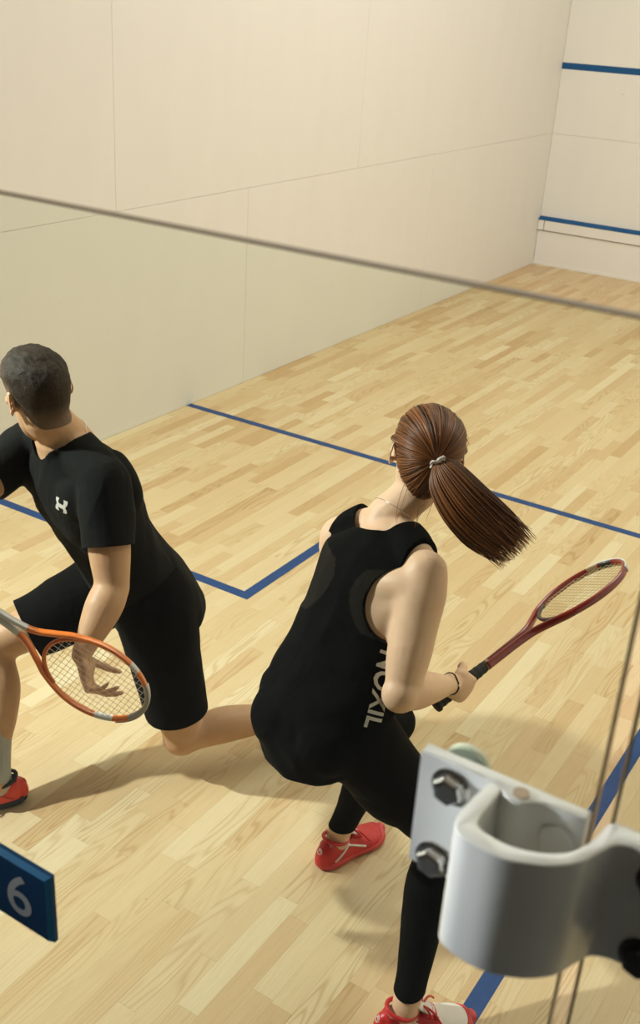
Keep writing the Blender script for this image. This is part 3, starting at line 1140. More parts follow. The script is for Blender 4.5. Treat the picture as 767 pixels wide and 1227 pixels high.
def shoe(name, heel, toe, parent, mats, up=(0, 0, 1), L=0.265, W=0.098, roll=0.0, tilt=0.0, label=None):
    """heel/toe: ground points. Upper > sole, laces, stripe, collar lining."""
    heel, toe, up = V(heel), V(toe), V(up)
    f = (toe - heel).normalized()
    up = (up - f * up.dot(f)).normalized()
    r = f.cross(up)

    def P(x, y, z):
        return heel + r * x + f * (y * L) + up * z
    bm = bmesh.new()
    k = W / 0.098
    rows = ((0.025, 0.026, 0.078), (0.06, 0.033, 0.090), (0.16, 0.037, 0.088), (0.27, 0.038, 0.084), (0.40, 0.039, 0.081), (0.52, 0.042, 0.072),
            (0.64, 0.046, 0.058), (0.76, 0.047, 0.047), (0.87, 0.043, 0.041), (0.95, 0.031, 0.036))
    st = [(P(0, y, 0.022), w * k, h - 0.022, 0.014) for y, w, h in rows]
    loft(bm, st, up, n=4, seg=24, power=0.85)
    shoe_ob = fuse(name, bm, None, parent, voxel=0.0045, smooth=3)
    me = shoe_ob.data
    for m_ in (mats['upper'], mats['vamp'], mats['lining']):
        me.materials.append(m_)
    fi, ri = f, r
    for p in me.polygons:
        y = (p.center - heel).dot(f) / L
        z = (p.center - heel).dot(up)
        x = (p.center - heel).dot(r)
        p.material_index = 0
        if y > 0.60 and z > 0.026:
            p.material_index = 1
        if 0.06 < y < 0.36 and p.normal.dot(up) > 0.6 and z > 0.068:
            p.material_index = 2
    if label:
        shoe_ob['label'] = label
    # sole with toe spring
    bm = bmesh.new()
    st = []
    for y, w in ((-0.005, 0.024), (0.04, 0.036), (0.16, 0.041), (0.30, 0.041), (0.45, 0.040), (0.60, 0.046), (0.76, 0.051), (0.88, 0.047), (0.97, 0.034), (1.005, 0.016)):
        lift = 0.010 * max(0, (y - 0.75) / 0.25) ** 2
        st.append((P(0, y, 0.0145 + lift), w * k, 0.0145, 0.0140))
    loft(bm, st, up, n=3, seg=20, power=0.6)
    obj('sole', bm, mats['sole'], shoe_ob, smooth=True)
    # laces across the tongue
    bm = bmesh.new()
    for i, y in enumerate((0.42, 0.47, 0.52, 0.57, 0.62)):
        z = 0.086 - 0.0062 * i - (0.004 * i if i > 2 else 0)
        for sx in (-1, 1):
            wire(bm, [P(-sx * 0.027, y, z - 0.010), P(-sx * 0.012, y + 0.012, z + 0.001), P(sx * 0.012, y + 0.032, z - 0.002), P(sx * 0.026, y + 0.045, z - 0.014)], 0.0034, seg=6, n=3)
    for sx in (-1, 1):
        wire(bm, [P(0, 0.43, 0.087), P(sx * 0.018, 0.45, 0.097), P(sx * 0.040, 0.48, 0.088), P(sx * 0.030, 0.43, 0.083), P(0, 0.43, 0.088)], 0.0030, seg=6, n=4)
        wire(bm, [P(0, 0.43, 0.088), P(sx * 0.022, 0.52, 0.086), P(sx * 0.042, 0.60, 0.062), P(sx * 0.046, 0.64, 0.050)], 0.0028, seg=6, n=4)
    obj('laces', bm, mats['laces'], shoe_ob, smooth=True)
    # tongue
    bm = bmesh.new()
    loft(bm, [(P(0, 0.55, 0.070), 0.020, 0.006, 0.006), (P(0, 0.44, 0.086), 0.023, 0.006, 0.006), (P(0, 0.36, 0.104), 0.022, 0.005, 0.005)], up, n=4, seg=14)
    obj('tongue', bm, mats['tongue'], shoe_ob, smooth=True)
    # padded collar
    bm = bmesh.new()
    ring = []
    for a in range(0, 360, 20):
        ar = math.radians(a)
        yy_ = 0.215 - 0.165 * math.cos(ar)
        ring.append(P(0.0345 * k * math.sin(ar), yy_, 0.087 + 0.010 * max(0, math.cos(ar)) - 0.004 * max(0, -math.cos(ar)) - 0.004 * abs(math.sin(ar))))
    wire(bm, ring + ring[:2], 0.0058, seg=8, n=2)
    obj('collar', bm, mats['collar'], shoe_ob, smooth=True)
    # side stripes
    bm = bmesh.new()
    bvh = bvh_of(shoe_ob)
    for sx in (-1, 1):
        for (ya, za, yb, zb) in ((0.10, 0.030, 0.34, 0.066), (0.30, 0.066, 0.58, 0.036)):
            pts = []
            for i in range(9):
                u = i / 8
                q = P(sx * 0.09, ya + (yb - ya) * u, za + (zb - za) * u)
                h = bvh.ray_cast(q, -r * sx, 0.2)
                if h[0]:
                    pts.append(h[0] + h[1] * 0.0006)
            if len(pts) > 3:
                wire(bm, pts, 0.0034, seg=6)
    obj('stripe', bm, mats['stripe'], shoe_ob, smooth=True)
    # small swirl emblem on the heel
    bm = bmesh.new()
    pts = []
    for i in range(16):
        a = i / 15 * 2 * PI * 1.35
        rr = 0.0035 + 0.0045 * i / 15
        q = P(rr * 1.25 * math.cos(a), -0.2, 0.062 + rr * math.sin(a))
        h = bvh.ray_cast(q, f, 0.3)
        if h[0]:
            pts.append(h[0] - f * 0.0004)
    if len(pts) > 3:
        wire(bm, pts, 0.0013, seg=5)
    obj('emblem', bm, mats['stripe'], shoe_ob, smooth=True)
    return shoe_ob


def fold_noise(freq, amp, axis=(0, 0, 1), along=0.3, seed=0.0):
    ax = V(axis).normalized()

    def fn(co, nn):
        p = co - ax * co.dot(ax) * (1 - along)
        n1 = noise.noise(p * freq + V((seed, seed * 2, 3)))
        n2 = noise.noise(co * freq * 2.3 + V((seed + 9, 1, 2)))
        n1 = 1 - abs(n1) * 2.2
        return amp * (0.75 * n1 + 0.35 * n2)
    return fn


def tone_attr(me, vals):
    a = me.attributes.new('tone', 'FLOAT', 'POINT')
    a.data.foreach_set('value', vals)


def hair_shell(name, body, c, F, field, thick, parent, mat, tone):
    """Shell grown from the scalp where field(local) > 0, with a clean hairline."""
    me = body.data
    Ft = F.transposed()
    loc, val = {}, {}
    out_v, out_t, cache = [], [], {}
    faces = []

    def get(i):
        if i not in loc:
            loc[i] = Ft @ (me.vertices[i].co - c)
            val[i] = field(loc[i])
        return val[i]

    def add(key, co, no, s):
        if key not in cache:
            cache[key] = len(out_v)
            out_v.append(co + no * thick(s, Ft @ (co - c)))
            out_t.append(tone(s, Ft @ (co - c)))
        return cache[key]
    for pl in me.polygons:
        if (pl.center - c).length > 0.19:
            continue
        vs = list(pl.vertices)
        s = [get(i) for i in vs]
        if max(s) <= 0:
            continue
        poly = []
        for a in range(len(vs)):
            i, j = vs[a], vs[(a + 1) % len(vs)]
            si, sj = s[a], s[(a + 1) % len(vs)]
            if si > 0:
                poly.append(add(i, me.vertices[i].co, me.vertices[i].normal, si))
            if (si > 0) != (sj > 0):
                t = si / (si - sj)
                co = me.vertices[i].co.lerp(me.vertices[j].co, t)
                no = me.vertices[i].normal.lerp(me.vertices[j].normal, t)
                poly.append(add((min(i, j), max(i, j)), co, no, 0.0))
        if len(poly) > 2:
            faces.append(poly)
    m2 = bpy.data.meshes.new(name)
    m2.from_pydata(out_v, [], faces)
    tone_attr(m2, out_t)
    m2.polygons.foreach_set('use_smooth', [True] * len(m2.polygons))
    return link_mesh(name, m2, mat, parent)


M_SKIN_W = skin_mat('fair_skin', (0.79, 0.54, 0.355))
M_SKIN_M = skin_mat('tan_skin', (0.60, 0.37, 0.21))
M_EYE = plain('eye_white', (0.75, 0.72, 0.68), 0.2)
M_BLACK_TOP = cloth_mat('black_jersey', (0.0040, 0.0040, 0.0038), 16, 0.55, sheen=0.05)
M_BLACK_MESH = cloth_mat('black_mesh_fabric', (0.016, 0.014, 0.011), 60, 0.2, sheen=0.10)
M_LEGGING = cloth_mat('black_legging', (0.0032, 0.0030, 0.0028), 14, 0.12, 0.75, sheen=0.03)
M_TEE = cloth_mat('black_tee', (0.0115, 0.0122, 0.0115), 18, 0.5, sheen=0.08)
M_SHORTS = cloth_mat('black_shorts', (0.0055, 0.0052, 0.0046), 12, 0.35, sheen=0.04)
M_PRINT = plain('pale_print', (0.60, 0.60, 0.57), 0.55)
M_RED = plain('red_shoe_upper', (0.58, 0.018, 0.020), 0.4, var=0.1)
M_REDSOLE = plain('red_rubber', (0.62, 0.05, 0.05), 0.5)
M_WHITEMESH = plain('white_shoe_mesh', (0.78, 0.72, 0.66), 0.7, bump=0.6, bscale=600)
M_LINING = plain('shoe_lining', (0.55, 0.45, 0.40), 0.9)
M_BLACKSHOE = plain('black_shoe_fabric', (0.015, 0.015, 0.015), 0.7)
M_ORANGERED = plain('orange_red_upper', (0.75, 0.045, 0.012), 0.35, var=0.1)
M_SOCK = cloth_mat('grey_sock', (0.46, 0.46, 0.43), 60, 0.4)
M_HAIR_W = hair_mat('brown_hair', (0.045, 0.014, 0.0035), (0.27, 0.092, 0.022), 0.42, 0.3)
M_HAIR_M = hair_mat('dark_hair', (0.026, 0.019, 0.013), (0.22, 0.150, 0.10), 0.65, 0.2, 0.7)
M_TIE = plain('white_hair_tie', (0.72, 0.64, 0.58), 0.4)
M_SILVER = plain('silver', (0.75, 0.72, 0.66), 0.2, metal=1.0)
M_LEATHER = plain('dark_leather', (0.045, 0.035, 0.028), 0.5)


# ------------------------------------------------------------------ the woman
def build_woman():
    body_label = 'woman in black tank top and leggings crouching with her back turned, brown ponytail swinging'
    hR, hL = V((2.925, 1.229, 0.732)), V((2.758, 1.253, 0.738))
    kR, kL = V((3.128, 1.385, 0.420)), V((2.846, 1.611, 0.500))
    aR, aL = V((3.186, 1.140, 0.090)), V((2.740, 1.552, 0.090))
    sR, sL = V((2.992, 1.391, 1.105)), V((2.712, 1.490, 1.070))
    eR = V((3.029, 1.257, 0.875))
    wR = V((3.058, 1.475, 0.790))
    eL = V((2.690, 1.600, 0.860))
    wL = V((2.740, 1.690, 0.740))
    nk = V((2.825, 1.515, 1.155))
    hc = V((2.888, 1.548, 1.318))
    Fp = V((0.13, 0.99, 0)).normalized()
    Fc = V((0.21, 0.97, -0.25)).normalized()
    Fh = V((-0.60, 0.80, -0.12)).normalized()
    root = thing('person', body_label, 'person', (2.95, 1.33, 0.0), 'squash players on the court')

    hm = (hR + hL) / 2
    sm = (sR + sL) / 2
    ax = (sm - hm)

    def torso(bm, g=0.0, low=True):
        """g: growth of the section for clothing."""
        def T(t, off, w, df, db):
            f = (Fp * (1 - t) + Fc * t).normalized()
            return (hm + ax * t + f * off, w + g, df + g, db + g, f)
        st = [T(-0.20, -0.010, 0.110, 0.070, 0.075), T(-0.08, -0.010, 0.148, 0.085, 0.098), T(0.04, -0.010, 0.155, 0.090, 0.105), T(0.20, -0.005, 0.146, 0.090, 0.096),
              T(0.38, 0.000, 0.132, 0.088, 0.088), T(0.55, 0.000, 0.138, 0.095, 0.088), T(0.75, 0.000, 0.154, 0.112, 0.096), T(0.92, 0.000, 0.156, 0.096, 0.090),
              T(1.03, 0.006, 0.118, 0.064, 0.070), T(1.12, 0.012, 0.066, 0.046, 0.052)]
        loft(bm, st, Fc, n=5, seg=32, power=0.93)
        # shoulder girdle
        for sj in (sR, sL):
            limb(bm, [(nk - V((0, 0, 0.02)), 0.047 + g), (nk * 0.5 + sj * 0.5 + V((0, 0, 0.004)), 0.045 + g), (sj + (nk - sj) * 0.06, 0.047 + g)], Fc, n=4)
            # shoulder blade / upper back
            ellipsoid(bm, sj * 0.62 + nk * 0.38 - V((0, 0.055, 0.075)) - ax.normalized() * 0.02, 0.055 + g, 0.040 + g, 0.085 + g, frame_from(Fc, ax))
            ellipsoid(bm, sj * 0.40 + sm * 0.60 + Fc * 0.070 - ax.normalized() * 0.085, 0.062 + g, 0.055 + g, 0.060 + g, frame_from(Fc, ax))
        # buttocks
        for hj in (hR, hL):
            ellipsoid(bm, hj * 0.75 + hm * 0.25 - Fp * 0.050 - V((0, 0, 0.004)), 0.078 + g, 0.074 + g, 0.078 + g, frame_from(Fp, V((0, 0, 1))))

    def leg(bm, h, k, a, g=0.0, knee_f=None, foot=None):
        t1 = (k - h)
        t2 = (a - k)
        kf = (t1.normalized() - t2.normalized()).normalized()
        bk = -kf
        limb(bm, [(h + V((0, 0, 0.02)), 0.092 + g), (h + t1 * 0.18, 0.094 + g), (h + t1 * 0.45, 0.083 + g), (h + t1 * 0.75, 0.067 + g), (k - t1 * 0.03, 0.058 + g)], kf, n=4, seg=20)
        ellipsoid(bm, k + kf * 0.004, 0.057 + g, 0.057 + g, 0.057 + g)
        hc_ = h + t1 * 0.36 - V((0, 0, 0.030))
        ellipsoid(bm, hc_, 0.080 + g, 0.150 + g, 0.078 + g, frame_from(t1, V((0, 0, 1))))
        limb(bm, [(k + t2 * 0.03, 0.055 + g), (k + t2 * 0.15 + bk * 0.008, 0.052 + g), (k + t2 * 0.32 + bk * 0.014, 0.055 + g), (k + t2 * 0.55 + bk * 0.008, 0.046 + g),
                  (k + t2 * 0.80, 0.036 + g), (k + t2 * 0.97, 0.034 + g), (a + V((0, 0, -0.02)), 0.035 + g)], kf, n=4, seg=20)

    def arm(bm, s, e, w, g=0.0):
        t1, t2 = e - s, w - e
        rf = V((0, 0, 1)) if abs(t1.normalized().z) < 0.9 else V((0, 1, 0.3))
        limb(bm, [(s - t1 * 0.02, 0.054 + g), (s + t1 * 0.15, 0.060 + g), (s + t1 * 0.38, 0.056 + g), (s + t1 * 0.65, 0.052 + g), (s + t1 * 0.86, 0.0455 + g), (e - t1 * 0.08, 0.0405 + g)], rf, n=5)
        ellipsoid(bm, e - (t2.normalized() - t1.normalized()) * 0.004, 0.0440 + g, 0.0440 + g, 0.0440 + g)
        limb(bm, [(e + t2 * 0.04, 0.043 + g), (e + t2 * 0.15, 0.046 + g), (e + t2 * 0.32, 0.045 + g), (e + t2 * 0.62, 0.036 + g), (e + t2 * 0.88, 0.027 + g, 0.024 + g), (w, 0.026 + g, 0.022 + g)], rf, n=5)

    bm = bmesh.new()
    torso(bm)
    leg(bm, hR, kR, aR)
    leg(bm, hL, kL, aL)
    arm(bm, sR, eR, wR)
    arm(bm, sL, eL, wL)
    la_, sp_ = (sR - sL).normalized(), ax.normalized()
    # rear shoulder muscle and lat running from the arm into the back
    limb(bm, [(sR + (eR - sR) * 0.26 - Fc * 0.010, 0.042), (sR - sp_ * 0.030 - Fc * 0.022 - la_ * 0.022, 0.046), (sR - la_ * 0.090 - sp_ * 0.055 - Fc * 0.042, 0.040)], sp_, n=4)
    limb(bm, [(sR + (eR - sR) * 0.20 - la_ * 0.012, 0.040), (sR - sp_ * 0.100 - la_ * 0.052 - Fc * 0.022, 0.040), (sR - sp_ * 0.200 - la_ * 0.072 - Fc * 0.012, 0.038)], la_, n=4)
    # neck and head
    FH = frame_from(Fh, V((0.04, 0.22, 1.0)))
    up = FH @ V((0, 0, 1))
    limb(bm, [(nk - V((0, 0.02, 0.05)), 0.066), (nk, 0.055), (nk * 0.55 + (hc - up * 0.07 - Fh * 0.012) * 0.45, 0.049), (hc - up * 0.07 - Fh * 0.012, 0.051), (hc - up * 0.02, 0.052)], Fh, n=4)
    P = head(bm, hc, FH, h=0.225, w=0.146, d=0.188)
    # right hand closed round the racket grip, left hand held forward
    g_ax = V((0.327, 0.883, 0.334)).normalized()
    u = V((0.25, 0.80, -0.55)).normalized()
    s = (g_ax - u * g_ax.dot(u)).normalized()
    n = s.cross(u)
    hand(bm, wR, u, n, s, L=0.082, W=0.076, curls=((72, 88, 50), (78, 88, 52), (82, 88, 52), (84, 88, 52)), splay=(4, 1, -1, -4),
         thumb=[(0.22, 0.36, 0.10), (0.55, 0.56, 0.28), (0.80, 0.60, 0.52), (0.98, 0.46, 0.70)])
    uL = (wL - eL).normalized()
    hand(bm, wL, uL, V((0.3, 0.2, -1)), V((0.8, -0.4, 0.2)), L=0.082, W=0.072, curls=((25, 35, 20), (28, 38, 22), (32, 40, 24), (36, 42, 26)))
    # feet inside the shoes
    fR, fL = V((0.707, 0.707, 0)), V((0.30, 0.954, 0))
    for a_, f_ in ((aR, fR), (aL, fL)):
        limb(bm, [(a_ - f_ * 0.035 + V((0, 0, -0.045)), 0.026), (a_ + f_ * 0.03 + V((0, 0, -0.045)), 0.027), (a_ + f_ * 0.085 + V((0, 0, -0.062)), 0.017), (a_ + f_ * 0.12 + V((0, 0, -0.068)), 0.011)], V((0, 0, 1)), n=3)
    body = fuse('body', bm, M_SKIN_W, root, voxel=0.0042, smooth=7,
                soften=[(eR, 0.075, 14), (sR - sp_ * 0.07 - la_ * 0.03, 0.125, 26), (eL, 0.075, 12)])
    eyes(root, P, FH, 0.97, 0.96, 0.078)

    # leggings
    bm = bmesh.new()
    st_low = bmesh.new()
    st_low.free()
    leg(bm, hR, kR, aR, 0.004)
    leg(bm, hL, kL, aL, 0.004)

    def T(t, off, w, df, db):
        return (hm + ax * t + Fp * off, w + 0.004, df + 0.004, db + 0.004, Fp)
    loft(bm, [T(-0.20, -0.010, 0.110, 0.070, 0.075), T(-0.08, -0.010, 0.148, 0.085, 0.098), T(0.04, -0.010, 0.155, 0.090, 0.105), T(0.20, -0.005, 0.146, 0.090, 0.096), T(0.32, 0.0, 0.140, 0.090, 0.094)], Fp, n=4, seg=28, power=0.93)
    for hj in (hR, hL):
        ellipsoid(bm, hj * 0.75 + hm * 0.25 - Fp * 0.050 - V((0, 0, 0.004)), 0.082, 0.078, 0.082, frame_from(Fp, V((0, 0, 1))))
    fuse('leggings', bm, M_LEGGING, root, voxel=0.006, smooth=7, wrinkle=fold_noise(14, 0.0018, seed=2.0), cuts=[((0, 0, 0.125), (0, 0, -1))])

    # tank top: loose shell with cut-away neck and arm holes
    bm = bmesh.new()
    torso(bm, 0.011)
    def T2(t, off, w, df, db):
        f = (Fp * (1 - t) + Fc * t).normalized()
        return (hm + ax * t + f * off, w, df, db, f)
    loft(bm, [T2(-0.10, -0.010, 0.150, 0.100, 0.108), T2(0.02, -0.012, 0.162, 0.110, 0.118), T2(0.22, -0.008, 0.163, 0.114, 0.116), T2(0.42, 0.0, 0.156, 0.114, 0.108), T2(0.62, 0.0, 0.152, 0.114, 0.104), T2(0.80, 0.0, 0.152, 0.112, 0.104)], Fc, n=5, seg=32, power=0.93)

    lat = (sR - sL).normalized()
    spine = ax.normalized()
    cutters = []
    cb = bmesh.new()   # neck opening
    nb = nk + spine * 0.03 - Fc * 0.005
    loft(cb, [(nk - spine * 0.088 - Fc * 0.02 + lat * 0.014, 0.050, 0.085, 0.064), (nk - spine * 0.034 + lat * 0.012, 0.080, 0.115, 0.100), (nk + spine * 0.12 + lat * 0.006, 0.114, 0.15, 0.14)], Fc, n=5, seg=32)
    cutters.append(cb)
    for sj, sg in ((sR, 1), (sL, -1)):
        cb = bmesh.new()
        # open outside the strap, scooped in below it towards the racer back
        c0 = sj - spine * 0.050
        loft(cb, [(c0 - lat * sg * (0.030 if sg > 0 else 0.004), 0.15, 0.16, 0.11), (c0 + lat * sg * 0.25, 0.15, 0.16, 0.11)], spine, n=4, seg=32, capk=0.02)
        cutters.append(cb)
        cb = bmesh.new()
        ellipsoid(cb, sj - spine * 0.072 - Fc * 0.02, (0.086 if sg > 0 else 0.045), 0.22, 0.092, frame_from(Fc, spine), 36, 24)
        cutters.append(cb)

    def wr(co, nn):
        t = (co - hm).dot(ax) / ax.length_squared
        a = 0.0040 + 0.0095 * max(0.0, 0.80 - t)
        return fold_noise(9, a, spine, 0.22, 4.0)(co, nn) - 0.001
    top = fuse('tank_top', bm, M_BLACK_TOP, root, voxel=0.0055, smooth=10, wrinkle=wr,
               cuts=[(hm - V((0, 0, 0.060)), V((0.10, 0.35, -1.0)))], cutters=cutters)
    bt = bvh_of(top)
    # sheer mesh yoke either side of the racer back
    top.data.materials.append(M_BLACK_MESH)
    for pf in top.data.polygons:
        q_ = pf.center - hm
        t_ = q_.dot(ax) / ax.length_squared
        x_ = abs(q_.dot(lat))
        if pf.normal.dot(Fc) < 0.1 and 0.56 < t_ < 1.0 and x_ > 0.030 + 1.1 * (t_ - 0.78) ** 2 and x_ < 0.150 and x_ > (t_ - 0.86) * 1.0:
            pf.material_index = 1

    # lettering down the right side of the top
    cu = bpy.data.curves.new('print', 'FONT')
    cu.body = 'NOXIL'
    cu.size = 0.058
    cu.offset = 0.0012
    cu.resolution_u = 3
    tob = bpy.data.objects.new('print', cu)
    COL.objects.link(tob)
    tme = bpy.data.meshes.new_from_object(tob.evaluated_get(bpy.context.evaluated_depsgraph_get()))
    bpy.data.objects.remove(tob)
    polys = []
    for p in tme.polygons:
        polys.append([(tme.vertices[i].co.x, tme.vertices[i].co.y) for i in p.vertices])
    rd = (-spine).normalized()
    upd = (Fc + spine * -Fc.dot(spine)).normalized()
    decal('print', polys, hm + ax * 0.565 + lat * 0.14 - Fc * 0.041, rd, upd, bt, M_PRINT, top, off=0.0018, sub=2, reach=0.15)

    # shoes
    mats = dict(upper=M_RED, vamp=M_WHITEMESH, lining=M_LINING, sole=M_REDSOLE, laces=M_RED, tongue=M_WHITEMESH, collar=M_RED, stripe=plain('white_stripe', (0.8, 0.75, 0.7), 0.5))
    shoe('shoe', aR - fR * 0.058 - V((0, 0, 0.09)), aR + fR * 0.19 - V((0, 0, 0.09)), root, mats, L=0.232, W=0.094, label='red and white shoe with red laces seen from above')
    shoe('shoe', aL - fL * 0.058 - V((0, 0, 0.09)), aL + fL * 0.19 - V((0, 0, 0.09)), root, dict(mats, vamp=M_RED), L=0.232, W=0.094, label='red shoe seen from its heel')

    # hair: combed strands running to the tie, then the ponytail
    tie = P(0.002, -0.112, 0.026)
    bm = bmesh.new()
    tones = []

    def strand(pts, rad, tone, seg=5, n=3):
        k0 = len(bm.verts)
        wire(bm, pts, rad, seg=seg, n=n)
        tones.extend([tone] * (len(bm.verts) - k0))
    hb = bvh_of(body)

    def skull(dirv, grow=0.0):
        d_ = (FH @ V(dirv)).normalized()
        h = hb.ray_cast(hc, d_, 0.25)
        if not h[0] or (h[0] - hc).length > 0.150:
            return hc + d_ * 0.108
        return h[0] + d_ * (0.0025 + grow)

    def field_w(l):
        if abs(l.x) > 0.0735 and -0.030 < l.y < 0.045 and -0.05 < l.z < 0.034:
            return -0.1
        d_ = l.normalized()
        if d_.y > 0:
            lim = 0.10 + 0.62 * d_.y if d_.z > 0 else 0.10 + 0.62 * d_.y
            lim = max(lim, 0.10)
        else:
            lim = 0.10 - min(1.0, -d_.y / 0.62) * 0.86
        return d_.z - lim
    hair = hair_shell('hair', body, hc, FH, field_w, lambda s, l: 0.0008 + 0.0035 * min(1, max(0, s) / 0.15), root, M_HAIR_W, lambda s, l: 0.25)
    td = V((0.0, -1.0, 0.22)).normalized()
    for i in range(620):
        ang = 2 * PI * (i + random.random() * 0.8) / 620
        # hairline start: front above the forehead, sides round the ears, nape below
        sd = V((math.sin(ang), 0.0, math.cos(ang)))
        fz = sd.z
        if fz > 0:
            y0 = 0.52 * fz ** 0.7 + 0.02
            start = V((sd.x * 0.95, y0, max(0.30, fz * 0.80)))
        else:
            start = V((sd.x * 0.95, -0.12 - 0.48 * (-fz), 0.30 * (1 + fz) - 0.78 * (-fz)))
        start.normalize()
        g_ = random.uniform(0.000, 0.005)
        pts = []
        wob = random.uniform(-0.05, 0.05)
        for j in range(9):
            t = j / 8
            d_ = start.lerp(td, t)
            d_ += V((-sd.z, 0, sd.x)) * wob * math.sin(PI * t)
            if d_.length < 0.05:
                d_ = V((0, -0.1, 0.05))
            pts.append(skull(d_.normalized(), g_ + 0.004 * math.sin(PI * t)))
        pts[-1] = tie + (pts[-1] - tie) * 0.5
        strand(pts, [0.0016, 0.0024, 0.0024, 0.0020], min(1, max(0, random.gauss(0.45, 0.24))), n=2)
    sm_ = bpy.data.meshes.new('combed_strands')
    bmesh.ops.recalc_face_normals(bm, faces=bm.faces)
    bm.to_mesh(sm_)
    bm.free()
    tone_attr(sm_, tones)
    sm_.polygons.foreach_set('use_smooth', [True] * len(sm_.polygons))
    link_mesh('combed_strands', sm_, M_HAIR_W, hair)['kind'] = 'stuff'

    bm = bmesh.new()
    tones = []
    path = [tie, V((2.985, 1.452, 1.330)), V((3.048, 1.438, 1.285)), V((3.105, 1.456, 1.235)), V((3.150, 1.490, 1.192))]
    view = (V((2.95, 1.47, 1.3)) - CAM_POS).normalized()
    dirn = (path[-1] - path[0]).normalized()
    side = dirn.cross(V((-0.45, 0.75, -0.45))).normalized()
    thick = side.cross(dirn).normalized()
    for i in range(680):
        a = random.uniform(0, 2 * PI)
        rr = math.sqrt(random.random())
        wx, wy = rr * math.cos(a), rr * math.sin(a)
        end = random.choice((1.0, 1.0, 0.97, 0.93, 0.88))
        stray = random.gauss(0, 1)
        pts = []
        prof = (0.011, 0.044, 0.060, 0.062, 0.050)
        for j in range(5):
            q = path[j] + side * (wx * prof[j] * (1 + (0.06 * stray if j > 2 else 0))) + thick * (wy * prof[j] * 0.55)
            if j == 4:
                q = q + dirn * (random.uniform(-0.045, 0.028)) + side * 0.007 * stray
            pts.append(q)
        strand(pts, [0.0014, 0.0019, 0.0019, 0.0015, 0.0003], min(1, max(0, random.gauss(0.42, 0.24))), n=4)
    tail = bpy.data.meshes.new('ponytail')
    bmesh.ops.recalc_face_normals(bm, faces=bm.faces)
    bm.to_mesh(tail)
    bm.free()
    tone_attr(tail, tones)
    tail.polygons.foreach_set('use_smooth', [True] * len(tail.polygons))
    link_mesh('ponytail', tail, M_HAIR_W, hair)['kind'] = 'stuff'
    # flyaway wisps at the nape and crown
    bm = bmesh.new()
    tones = []
    for i in range(8):
        x = random.uniform(-0.05, 0.03)
        strand([P(x, -0.070, -0.065 + random.uniform(-0.01, 0.02)), P(x - 0.006, -0.080, -0.10), P(x - random.uniform(0, 0.02), -0.078 - random.uniform(0, 0.02), -0.125 - random.uniform(0, 0.03))], [0.0006, 0.0003], 0.4, n=4, seg=4)
    for i in range(16):
        a = random.uniform(-1.2, 1.2)
        b0 = skull((math.sin(a), 0.1, math.cos(a)), 0.003)
        b1 = skull((math.sin(a + 0.25), -0.25, math.cos(a + 0.2)), random.uniform(0.006, 0.014))
        b2 = skull((math.sin(a + 0.4), -0.5, math.cos(a + 0.3)), random.uniform(0.004, 0.02))
        strand([b0, b1, b2], [0.0006, 0.0003], 0.6, n=4, seg=4)
    wm = bpy.data.meshes.new('wisps')
    bm.to_mesh(wm)
    bm.free()
    tone_attr(wm, tones)
    link_mesh('wisps', wm, M_HAIR_W, hair)['kind'] = 'stuff'
    # crumpled pale hair tie
    bm = bmesh.new()
    q = (path[1] - path[0]).normalized()
    o1 = q.orthogonal().normalized()
    o2 = q.cross(o1)
    for kk in range(3):
        pts = []
        for i in range(25):
            a = 2 * PI * i / 24
            rr = 0.0145 + 0.0035 * math.sin(a * 5 + kk * 2) + 0.002 * kk
            pts.append(tie + q * (0.006 + 0.004 * math.sin(a * 4 + kk)) + o1 * rr * math.cos(a) + o2 * rr * math.sin(a))
        wire(bm, pts, 0.0022, seg=6)
    obj('hair_tie', bm, M_TIE, hair, smooth=True)

    # necklace and bracelet
    bb = bvh_of(body)
    bm = bmesh.new()
    pts = []
    nc = nk + spine * 0.012
    for i in range(33):
        a = 2 * PI * i / 32
        d_ = lat * math.cos(a) + (Fc - spine * Fc.dot(spine)).normalized() * math.sin(a)
        z = nc + spine * (-0.018 * math.sin(a) + 0.004)
        h = bb.ray_cast(z + d_ * 0.16, -d_, 0.16)
        if h[0]:
            pts.append(h[0] + h[1] * 0.0008)
    if len(pts) > 4:
        wire(bm, pts, 0.0009, seg=5)
    obj('necklace', bm, M_SILVER, root, smooth=True)
    bm = bmesh.new()
    wd = (wR - eR).normalized()
    o1 = wd.orthogonal().normalized()
    o2 = wd.cross(o1)
    wc = wR - wd * 0.012
    pts = []
    for i in range(25):
        a = 2 * PI * i / 24
        d_ = o1 * math.cos(a) + o2 * math.sin(a)
        h = bb.ray_cast(wc + d_ * 0.08, -d_, 0.08)
        pts.append((h[0] + h[1] * 0.0016) if h[0] else wc + d_ * 0.028)
    wire(bm, pts, 0.0021, seg=6)
    br = obj('bracelet', bm, M_LEATHER, root, smooth=True)
    for i in (2, 14):
        bm = bmesh.new()
        ellipsoid(bm, pts[i], 0.0032, 0.0032, 0.0032, None, 10, 8)
        obj('bead', bm, M_SILVER, br, smooth=True)
    return root


